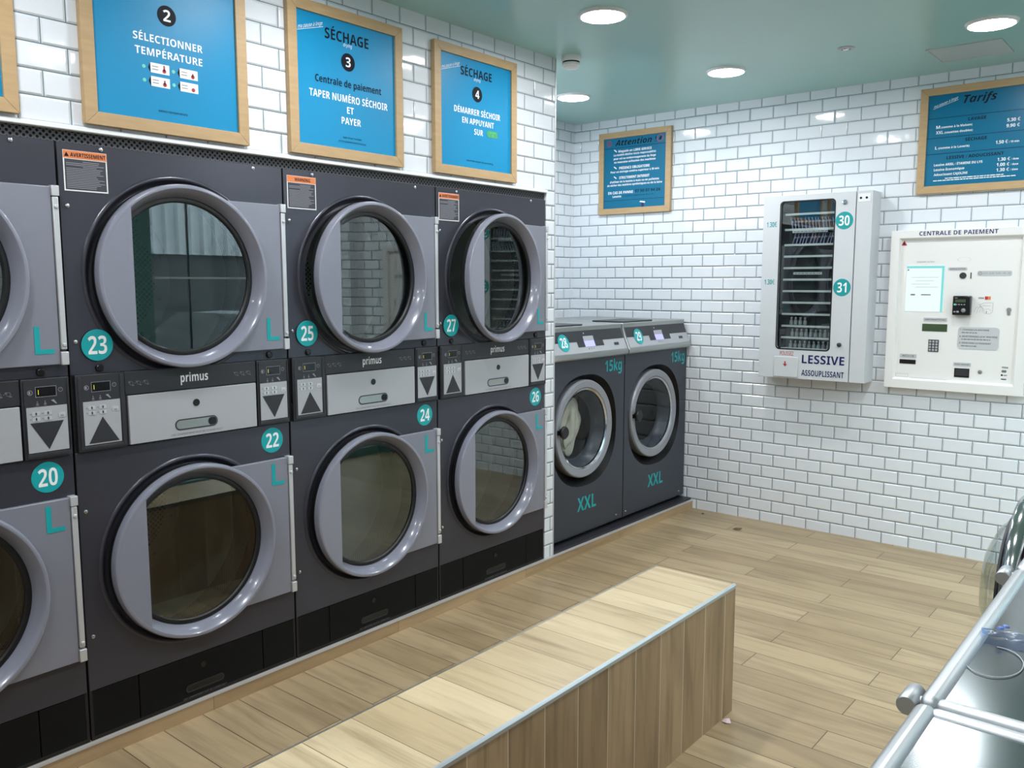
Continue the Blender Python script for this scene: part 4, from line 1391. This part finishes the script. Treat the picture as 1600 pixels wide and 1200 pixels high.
# goods behind the glass
sm = MB().box(-0.0038, 0.0038, -0.030, 0.03, 0.0, 0.066)
smo = obj('detergent_sachet', sm, 'sachet', bevel=0.0015)
tag(smo, 'navy blue detergent sachet standing in the upper row of the dispenser window', 'sachet', 'sachets on the upper shelf')
sme = obj('seal_edge', MB().box(-0.0048, -0.0022, -0.0315, 0.0285, 0.001, 0.070), 'sachet_w', smo)
smm = obj('print_patch', MB().box(0.0, 0.0043, -0.0308, 0.02, 0.040, 0.050), 'sachet_w', smo)
first = True
for row, (z, lean) in enumerate(((1.8485, -0.16), (1.7575, 0.24))):
    nn = 14
    for i in range(nn):
        if first:
            o = smo
            first = False
        else:
            o = smo.copy()
            C.objects.link(o)
            for chd in (sme, smm):
                c2 = chd.copy()
                c2.parent = o
                C.objects.link(c2)
        o.location = (0.686 + i * 0.0205 + random.uniform(-0.002, 0.002), YD + 0.084, z)
        o.rotation_euler = (0, lean + random.uniform(-0.06, 0.06), random.uniform(-0.06, 0.06))
        up = row == 0
        o['group'] = 'sachets on the upper shelf' if up else 'sachets on the lower shelf'
        o['label'] = ('navy blue detergent sachet leaning in the upper row of the dispenser window' if up else 'navy blue detergent sachet leaning in the second row of the dispenser window')
bo = obj('softener_bottle', MB().lathe([(0.0001, 0), (0.0100, 0.0), (0.0112, 0.004), (0.0112, 0.022), (0.0080, 0.030), (0.0052, 0.033), (0.0052, 0.038)], (0, 0, 0), 'z', 16), 'bottle', smooth=True)
tag(bo, '', 'bottle')
bc = obj('cap', MB().lathe([(0.0060, 0.037), (0.0062, 0.045), (0.004, 0.048), (0.0001, 0.048)], (0, 0, 0), 'z', 14, cap0=True), 'white_paint', bo, smooth=True)
first = True
for z, xs, nm in ((1.276, [0.690, 0.716, 0.745, 0.774], 'third shelf from the bottom'), (1.206, [0.698 + 0.0285 * i for i in range(9)], 'second shelf from the bottom'), (1.134, [0.690 + 0.0285 * i for i in range(9)], 'bottom shelf')):
    for x in xs:
        if first:
            o = bo
            first = False
        else:
            o = bo.copy()
            C.objects.link(o)
            c2 = bc.copy()
            c2.parent = o
            C.objects.link(c2)
        o.location = (x, YD + 0.066, z + 0.0005)
        o['group'] = 'softener bottles on the ' + nm
        o['label'] = 'small grey softener bottle on the ' + nm + ' of the dispenser'

# ================================================================== payment terminal
YT = YB - 0.055
YI = YB - 0.033
t = thing('payment_terminal', 'white wall mounted CENTRALE DE PAIEMENT payment terminal with screen and card reader', 'payment terminal', (1.586, YB, 0.935))
off = (-1.586, -YB, -0.935)
TX0, TX1, TZ0, TZ1 = 1.236, 1.936, 0.935, 1.820
IX0, IX1, IZ0, IZ1 = 1.282, 1.889, 0.986, 1.778
fr = MB(off)
o4 = [(TX0, TZ0), (TX1, TZ0), (TX1, TZ1), (TX0, TZ1)]
i4 = [(IX0, IZ0), (IX1, IZ0), (IX1, IZ1), (IX0, IZ1)]
j4 = [(IX0 + 0.008, IZ0 + 0.008), (IX1 - 0.008, IZ0 + 0.008), (IX1 - 0.008, IZ1 - 0.014), (IX0 + 0.008, IZ1 - 0.014)]
vs = [(p[0], YB - 0.001, p[1]) for p in o4] + [(p[0], YT, p[1]) for p in o4] + [(p[0], YT, p[1]) for p in i4] + [(p[0], YI, p[1]) for p in j4]
fr.add(vs, [(b * 4 + i, b * 4 + (i + 1) % 4, (b + 1) * 4 + (i + 1) % 4, (b + 1) * 4 + i) for b in range(3) for i in range(4)] + [(12, 13, 14, 15)])
obj('housing', fr, 'terminal', t, bevel=0.002)
S = lambda nm, mb, m, par=None, **kw: obj(nm, mb, m, par if par is not None else t, **kw)
mb = MB(off); text(mb, 'CENTRALE DE PAIEMENT', 'y', YT - 0.0008, 1.384, 1.771, 1.789, 0.0225, 0.022); S('lettering', mb, 'navy_ink')
sc_ = S('screen', MB(off).box(1.324, 1.518, YI - 0.003, YI, 1.371, 1.623), 'screen')
mb = MB(off); flat(mb, 'y', YI - 0.0036, 1.324, 1.518, 1.610, 1.623); flat(mb, 'y', YI - 0.0036, 1.506, 1.518, 1.371, 1.610); S('screen_border', mb, 'screen_edge', sc_)
mb = MB(off)
flat(mb, 'y', YI - 0.004, 1.350, 1.374, 1.460, 1.468); flat(mb, 'y', YI - 0.004, 1.405, 1.455, 1.461, 1.467)
flat(mb, 'y', YI - 0.004, 1.328, 1.336, 1.597, 1.606)
for i, z in enumerate((1.560, 1.540, 1.522, 1.505)):
    flat(mb, 'y', YI - 0.004, 1.352 + 0.02 * (i % 2), 1.49 - 0.02 * (i % 3), z, z + 0.0015)
S('screen_text', mb, 'grey_ink', sc_)
mb = MB(off); text(mb, 'CONSIGNES TACTILES', 'y', YI - 0.001, 1.373, 1.464, 1.642, 0.0065, 0.01); S('small_lettering', mb, 'grey_ink')
mb = MB(off)
for i in range(40):
    a, b2 = 2 * PI * i / 40, 2 * PI * (i + 1) / 40
    mb.add([(1.613 + 0.033 * r1 * math.cos(q), YI - 0.001, 1.655 + 0.012 * r1 * math.sin(q)) for q, r1 in ((a, 1), (b2, 1), (b2, 0.95), (a, 0.95))], [(0, 1, 2, 3)])
S('maker_oval', mb, 'label_grey')


def plate(nm, a0, a1, z0, z1, txt, cap, r=0.006, m='label_grey', ins=0.008):
    p = S(nm, MB(off).prism(rrect(a0, a1, z0, z1, r), YI - 0.002, YI, 'y'), m)
    if txt:
        mb = MB(off)
        text(mb, txt, 'y', YI - 0.0028, a0 + ins, a1 - ins, (z0 + z1) / 2 - cap / 2, cap, 0.012)
        obj('plate_text', mb, 'fascia', p)
    return p


plate('label_plate', 1.535, 1.630, 1.597, 1.614, 'ANNULATION', 0.0085)
S('cancel_button', MB(off).lathe([(0.017, 0.0), (0.017, -0.004), (0.015, -0.007), (0.010, -0.0075), (0.0001, -0.006)], (1.611, YI, 1.569), 'y', 28), 'fascia', smooth=True)
S('coin_slot', MB(off).box(1.6475, 1.6525, YI - 0.002, YI, 1.552, 1.585), 'black')
p_ = plate('label_plate', 1.680, 1.844, 1.567, 1.594, None, 0.01, 0.01)
mb = MB(off); ring2(mb, 'y', YI - 0.0028, 1.694, 1.5805, 0.006, 0.0085, 16); text(mb, '0,10 - 0,20 - 0,50 - 1€ - 2€', 'y', YI - 0.0028, 1.707, 1.837, 1.5765, 0.0085, 0.012); obj('plate_text', mb, 'grey_ink', p_)
rd = S('card_reader', MB(off).box(1.576, 1.664, YI - 0.040, YI, 1.356, 1.460), 'gloss_black', bevel=0.005)
yr = YI - 0.041
S('reader_display', MB(off).box(1.589, 1.640, yr - 0.0006, yr + 0.001, 1.425, 1.441), 'lcd_green', rd)
mb = MB(off)
for i in range(4):
    flat(mb, 'y', yr - 0.001, 1.592 + i * 0.013, 1.600 + i * 0.013, 1.411, 1.416)
flat(mb, 'y', yr - 0.001, 1.584, 1.594, 1.371, 1.378); flat(mb, 'y', yr - 0.001, 1.598, 1.610, 1.370, 1.379); flat(mb, 'y', yr - 0.001, 1.587, 1.600, 1.447, 1.450)
S('reader_marks', mb, 'label_line', rd)
S('reader_lamp', MB(off).box(1.583, 1.595, yr - 0.001, yr, 1.409, 1.418), 'mint', rd)
S('reader_button', MB(off).lathe([(0.012, 0.0), (0.011, -0.004), (0.0001, -0.005)], (1.632, yr, 1.382), 'y', 20), 'steel_soft', rd, smooth=True)
mb = MB(off); text(mb, 'VISA', 'y', YI - 0.001, 1.692, 1.719, 1.4445, 0.0085, 0.02, shear=0.15); S('card_logo', mb, 'navy_ink')
S('card_logo', MB(off).box(1.724, 1.738, YI - 0.001, YI, 1.440, 1.458), 'red_ink')
S('card_logo', MB(off).box(1.738, 1.752, YI - 0.001, YI, 1.440, 1.458), 'orange')
mb = MB(off)
pic = [[(1.676, 1.372), (1.684, 1.398), (1.694, 1.402)], [(1.688, 1.366), (1.694, 1.392), (1.705, 1.404), (1.716, 1.396), (1.716, 1.372)],
       [(1.702, 1.370), (1.706, 1.388)], [(1.700, 1.412), (1.722, 1.424), (1.764, 1.424), (1.764, 1.376), (1.752, 1.366), (1.726, 1.366), (1.722, 1.39), (1.700, 1.412)],
       [(1.712, 1.408), (1.756, 1.408)], [(1.728, 1.388), (1.745, 1.392), (1.757, 1.382)]]
for line in pic:
    for (xa, za), (xb, zb) in zip(line, line[1:]):
        L = math.hypot(xb - xa, zb - za)
        nx, nz = -(zb - za) / L * 0.0006, (xb - xa) / L * 0.0006
        mb.add([(xa + nx, YI - 0.001, za + nz), (xb + nx, YI - 0.001, zb + nz), (xb - nx, YI - 0.001, zb - nz), (xa - nx, YI - 0.001, za - nz)], [(0, 1, 2, 3)])
flat(mb, 'y', YI - 0.001, 1.733, 1.737, 1.366, 1.380)
S('card_pictogram', mb, 'label_line')
kl = S('door_lock', MB(off).cyl((1.841, YI, 1.389), 0.011, -0.006, 0.0, 'y', 20).box(1.834, 1.848, YI - 0.005, YI, 1.362, 1.389), 'steel_soft')
plate('label_plate', 1.425, 1.545, 1.316, 1.338, 'INFORMATIONS', 0.009, 0.002)
S('text_display', MB(off).box(1.420, 1.548, YI - 0.002, YI, 1.262, 1.303), 'lcd_green')
kpd = S('keypad', MB(off).box(1.457, 1.510, YI - 0.003, YI, 1.149, 1.216), 'fascia')
for i in range(3):
    for j in range(4):
        obj('key', MB(off).box(1.461 + i * 0.0165, 1.472 + i * 0.0165, YI - 0.006, YI - 0.003, 1.1535 + j * 0.0155, 1.1645 + j * 0.0155), 'silver', kpd)
p_ = plate('instruction_plate', 1.603, 1.804, 1.171, 1.292, None, 0.01, 0.018)
mb = MB(off)
for i, (a, b_) in enumerate((('1  CHARGEZ LA MACHINE', 1.755), ('2  SÉLECTIONNEZ LE N° MACHINE', 1.796), ('3  EFFECTUEZ LE PAIEMENT', 1.768))):
    text(mb, a, 'y', YI - 0.0028, 1.612, b_, 1.273 - i * 0.036, 0.0085, 0.015)
for i, b_ in enumerate((1.705, 1.768, 1.705)):
    x = 1.622
    rr = random.Random(i)
    while x < b_ - 0.006:
        q = min(b_, x + 0.006 + rr.random() * 0.012)
        flat(mb, 'y', YI - 0.0028, x, q, 1.259 - i * 0.036, 1.2635 - i * 0.036)
        x = q + 0.003
obj('plate_text', mb, 'grey_ink', p_)
plate('label_plate', 1.310, 1.399, 1.108, 1.130, 'REÇU CB', 0.009, 0.004, ins=0.014)
S('receipt_slot', MB(off).box(1.310, 1.396, YI - 0.002, YI, 1.074, 1.098), 'black')
plate('label_plate', 1.590, 1.677, 1.077, 1.097, 'RENDU MONNAIE', 0.0075, 0.002)
tr = S('coin_tray', MB(off).box(1.597, 1.671, YI - 0.003, YI, 1.016, 1.065), 'gloss_black')
S('tray_flap', MB(off).box(1.602, 1.667, YI - 0.005, YI - 0.003, 1.024, 1.061), 'fascia', tr)
S('tray_lock', MB(off).lathe([(0.011, 0), (0.010, -0.004), (0.0001, -0.005)], (1.723, YI, 1.051), 'y', 18), 'steel_soft', smooth=True)
mb = MB(off); text(mb, 'VISA', 'y', YI - 0.001, 1.826, 1.856, 1.078, 0.009, 0.02); flat(mb, 'y', YI - 0.001, 1.825, 1.850, 1.017, 1.022)
disc(mb, 'y', YI - 0.001, 1.828, 1.041, 0.005, 14); S('card_logo', mb, 'dark_ink')
mb = MB(off); disc(mb, 'y', YI - 0.001, 1.832, 1.062, 0.007, 16); disc(mb, 'y', YI - 0.0012, 1.842, 1.062, 0.007, 16); flat(mb, 'y', YI - 0.001, 1.836, 1.852, 1.039, 1.043); S('card_logo', mb, 'grey_ink')
mb = MB(off); mb.add([(1.286, YI - 0.0015, 1.738), (1.318, YI - 0.0015, 1.738), (1.302, YI - 0.0015, 1.765)], [(0, 1, 2)]); wt = S('warning_triangle', mb, 'red_ink')
mb = MB(off); mb.add([(1.295, YI - 0.002, 1.743), (1.309, YI - 0.002, 1.743), (1.302, YI - 0.002, 1.757)], [(0, 1, 2)]); obj('triangle_mark', mb, 'black', wt)
mb = MB(off)
for a0, a1, z0, z1 in ((1.292, 1.360, 1.0155, 1.0165), (1.292, 1.360, 0.9985, 0.9995), (1.292, 1.293, 0.9985, 1.0165), (1.359, 1.360, 0.9985, 1.0165)):
    flat(mb, 'y', YI - 0.001, a0, a1, z0, z1)
flat(mb, 'y', YI - 0.001, 1.369, 1.560, 0.9955, 0.9968)
S('rating_label', mb, 'label_line')

# ================================================================== wooden bench
BX0, BX1, BY1, BZ = 1.139, 1.456, 2.585, 0.472
t = thing('bench', 'long wooden plank bench with metal edge in front of the dryers', 'bench', ((BX0 + BX1) / 2, 1.2, 0))
off = (-(BX0 + BX1) / 2, -1.2, 0)
obj('bench_body', MB(off).box(BX0, BX1, -0.25, BY1, 0.0, BZ - 0.012), 'bench_side', t,
    uvf=lambda co, n: (co.z + 1.5, (co.y + 1.2) - 2.358 + 0.147 * 30) if abs(n.x) > 0.5 else (co.z + 1.5, co.x + 3.0))
obj('bench_top', MB(off).box(BX0 + 0.002, BX1 - 0.006, -0.25, BY1 - 0.001, BZ - 0.012, BZ), 'bench_top', t,
    uvf=lambda co, n: (co.x + 1.5, (co.y + 1.2) - 2.43 + 0.147 * 30))
obj('edge_trim', MB(off).prism([(BX1 - 0.007, BZ - 0.014), (BX1 + 0.002, BZ - 0.014), (BX1 + 0.002, BZ - 0.004), (BX1 - 0.002, BZ + 0.0015), (BX1 - 0.007, BZ + 0.0015)], -0.25, BY1 + 0.001, 'y'), 'steel', t)
obj('edge_trim', MB(off).prism([(BX0 - 0.002, BZ - 0.014), (BX0 + 0.003, BZ - 0.014), (BX0 + 0.003, BZ + 0.001), (BX0 - 0.002, BZ + 0.001)], -0.25, BY1 + 0.001, 'y'), 'steel_soft', t)

# ================================================================== low steel washers on the right
def steel_washer(y0, wd, label, open_door):
    """front faces -x at x = 2.445; local frame: x out of the front, y along the front (world -y)"""
    root = thing('steel_top_washer', label, 'washing machine', (2.445, y0 + wd, 0), PI)
    H = 1.0
    obj('cabinet', MB().box(-0.60, -0.012, 0.006, wd - 0.006, 0.06, H - 0.05).box(-0.58, -0.05, 0.03, wd - 0.03, 0.0, 0.06), 'charcoal_w', root)
    # worktop: rolled front edge, raised rim, sunk steel panel
    rim = MB()
    rim.box(-0.028, 0.0, 0.001, wd - 0.001, H - 0.05, H)
    obj('front_edge', rim, 'steel', root, bevel=0.012, seg=4)
    for ya, yb in ((0.001, 0.022), (wd - 0.022, wd - 0.001)):
        obj('side_rim', MB().box(-0.61, -0.020, ya, yb, H - 0.05, H - 0.002), 'steel', root, bevel=0.008, seg=3)
    obj('top_panel', MB().box(-0.61, -0.026, 0.020, wd - 0.020, H - 0.03, H - 0.007), 'steel_panel', root)
    obj('front_panel', MB().box(-0.012, -0.004, 0.008, wd - 0.008, 0.08, H - 0.052), 'charcoal_w', root)
    cz = 0.62
    obj('control_strip', MB().box(-0.004, 0.002, 0.02, wd - 0.02, 0.87, 0.945), 'gloss_black', root)
    obj('porthole', MB().lathe([(0.27, -0.005), (0.268, 0.006), (0.23, 0.008), (0.22, -0.002), (0.21, -0.006)], (0, wd / 2, cz), 'x', 64), 'gloss_black', root, smooth=True)
    obj('drum', MB().lathe([(0.212, -0.004), (0.215, -0.0045), (0.0001, -0.0045)], (0, wd / 2, cz), 'x', 48), 'drum_dark', root)
    return root


WA = steel_washer(0.306, 0.660, 'low steel topped washer with a bare top, next to the one carrying the blue wrapper', False)
WB = steel_washer(0.974, 0.660, 'low steel topped washer with a translucent blue wrapper lying on its top', True)


WC = steel_washer(1.642, 0.660, 'low steel topped washer with its round glass door swung open', True)
for W_ in (WA, WB, WC):
    hm = MB().lathe([(0.0001, 0.0), (0.0125, 0.0), (0.014, 0.002), (0.014, 0.050), (0.0125, 0.052), (0.0001, 0.052)], (0.030, 0.660 - 0.118, 0.950), 'y', 32)
    hm.cyl((0.0, 0.660 - 0.092, 0.950), 0.008, -0.01, 0.03, 'x', 16)
    obj('front_handle', hm, 'steel', W_, smooth=True, angle=50)
# the open door of the far washer, swung flat past its far side, bowl outwards
DC = (0.085, -0.160, 0.705)
dd = obj('open_door', MB().lathe([(0.215, -0.010), (0.250, -0.008), (0.254, 0.0), (0.254, 0.026), (0.246, 0.034), (0.222, 0.034), (0.215, 0.026)], DC, 'x', 72, closed=True), 'chrome', WC, smooth=True, angle=50)
obj('door_back', MB().lathe([(0.0001, -0.060), (0.20, -0.058), (0.250, -0.045), (0.252, -0.010), (0.2, -0.009)], DC, 'x', 72), 'gloss_black', dd, smooth=True)
obj('door_bowl', MB().lathe([(0.214, 0.020), (0.190, 0.046), (0.158, 0.076), (0.105, 0.100), (0.05, 0.110), (0.0001, 0.112)], DC, 'x', 72), 'glass_clear', dd, smooth=True)
obj('bowl_rim', MB().lathe([(0.186, 0.050), (0.190, 0.052), (0.191, 0.046), (0.187, 0.043)], DC, 'x', 72, closed=True), 'fascia', dd, smooth=True)
obj('hinge_plate', MB().box(-0.01, 0.06, 0.06, 0.12, 0.66, 0.75), 'fascia', dd, bevel=0.004)
obj('latch_tab', MB().box(0.0, 0.024, 0.20, 0.225, 0.915, 0.930), 'amber', WB, bevel=0.003)

# things lying on the second washer's top
ZT = 0.9935
wr_ = bmesh.new()
bmesh.ops.create_grid(wr_, x_segments=40, y_segments=24, size=1.0)
for v in wr_.verts:
    u, q = v.co.x, v.co.y
    wv = 0.55 + 0.45 * math.cos(u * 1.4)
    z = 0.006 + 0.006 * abs(noise.noise(Vector((u * 2.4, q * 2.0, 4)))) + 0.010 * max(0, 1 - abs(q) * 1.1) * (0.5 + 0.5 * noise.noise(Vector((u * 3, 1, 2))))
    v.co = Vector((u * 0.058, q * 0.020 * wv + 0.008 * noise.noise(Vector((u * 1.5, 7, 3))), z))
me = bpy.data.meshes.new('plastic_wrapper')
wr_.to_mesh(me)
wr_.free()
me.shade_smooth()
me.materials.append(M['blue_film'])
pw = bpy.data.objects.new('plastic_wrapper', me)
pw.location = (2.520, 1.270, ZT)
pw.rotation_euler = (0, 0, rad(15))
C.objects.link(pw)
tag(pw, 'crumpled translucent blue plastic wrapper lying on the steel washer top', 'wrapper')
for (u, q, r) in ((-0.026, 0.006, 0.0055), (0.050, 0.0, 0.005), (-0.034, -0.004, 0.005)):
    obj('blue_print', MB().lathe([(r, 0.017), (r * 0.7, 0.020), (0.0001, 0.021)], (u, q, 0), 'z', 16, cap0=True), 'blue_cap', pw, smooth=True)
pts = []
for i in range(40):
    a = rad(-150 + 250 * i / 39)
    pts.append((2.497 + 0.036 * math.cos(a), 1.165 + 0.058 * math.sin(a), ZT + 0.0012))
tag(obj('thread', MB().tube(pts, 0.0007, 6), 'thread', smooth=True), 'thin pale thread curled on the steel washer top beside the blue wrapper', 'thread')

# ================================================================== litter on the floor
mb = MB()
mb.add([(-0.016, -0.008, 0.002), (0.004, -0.014, 0.004), (0.018, -0.002, 0.002), (0.006, 0.010, 0.012), (-0.012, 0.010, 0.006), (0.0, 0.0, 0.012)], [(0, 1, 5), (1, 2, 5), (2, 3, 5), (3, 4, 5), (4, 0, 5)])
p_ = obj('paper_scrap', mb, 'paper_pink', loc=(1.478, 2.498, 0.0))
tag(p_, 'tiny crumpled pink paper scrap on the floor at the foot of the bench corner', 'paper scrap')
mb = MB()
mb.add([(-0.028, -0.006, 0.003), (-0.005, -0.016, 0.002), (0.024, -0.008, 0.006), (0.030, 0.010, 0.016), (0.004, 0.012, 0.012), (-0.016, 0.008, 0.010), (0.0, -0.002, 0.010)], [(0, 1, 6), (1, 2, 6), (2, 3, 6), (3, 4, 6), (4, 5, 6), (5, 0, 6)])
tag(obj('dry_leaf', mb, 'leaf', loc=(0.48, 4.725, 0.0)), 'curled dry brown leaf on the floor near the back wall', 'leaf')
mb = MB()
mb.add([(-0.009, -0.006, 0.001), (0.008, -0.008, 0.001), (0.010, 0.006, 0.003), (-0.006, 0.008, 0.002), (0.0, 0.0, 0.008)], [(0, 1, 4), (1, 2, 4), (2, 3, 4), (3, 0, 4)])
tag(obj('dark_crumb', mb, 'leaf', loc=(0.141, 4.926, 0.0)), 'tiny dark crumb on the floor by the end of the wooden plinth', 'crumb')

# ================================================================== parked car in the street (seen mirrored in the dryer glass)
t = thing('parked_car', 'silver car parked in the street, mirrored in the glass of dryer 23', 'car', (5.6, 5.2, -0.20))
side = [(-2.0, 0.30), (-2.05, 0.62), (-1.9, 0.80), (-1.05, 0.92), (-0.35, 1.40), (0.9, 1.43), (1.6, 1.02), (2.0, 0.95), (2.08, 0.45), (2.0, 0.28)]


def loft(poly, half):
    mb = MB()
    n = len(poly)
    vs = []
    for s in (-1, 1):
        for y, z in poly:
            hw = half - (0.22 * max(0, z - 0.92) / 0.5)
            vs.append((s * hw, y, z))
    mb.add(vs, [tuple(range(n - 1, -1, -1)), tuple(range(n, 2 * n))] + [(i, (i + 1) % n, n + (i + 1) % n, n + i) for i in range(n)])
    return mb


obj('body', loft(side, 0.86), 'car_paint', t, bevel=0.05, seg=3)
gm = MB()
for s in (-1, 1):
    f = lambda y, z: (s * (0.866 - 0.22 * max(0, z - 0.92) / 0.5), y, z)
    gm.add([f(-0.90, 0.96), f(0.25, 0.96), f(0.25, 1.34), f(-0.30, 1.34)], [(0, 1, 2, 3)])
    gm.add([f(0.32, 0.96), f(1.35, 1.0), f(0.88, 1.36), f(0.32, 1.36)], [(0, 1, 2, 3)])
obj('side_window', gm, 'car_glass', t)
obj('windscreen', MB().prism([(-1.0, 0.96), (-0.36, 1.39), (-0.37, 1.41), (-1.03, 0.965)], -0.68, 0.68, 'x'), 'car_glass', t)
for y in (-1.3, 1.3):
    for s in (-1, 1):
        obj('wheel', MB().lathe([(0.0001, -0.1), (0.30, -0.1), (0.32, -0.06), (0.32, 0.06), (0.30, 0.1), (0.0001, 0.1)], (s * 0.80, y, 0.32), 'x', 32), 'tyre', t, smooth=True)
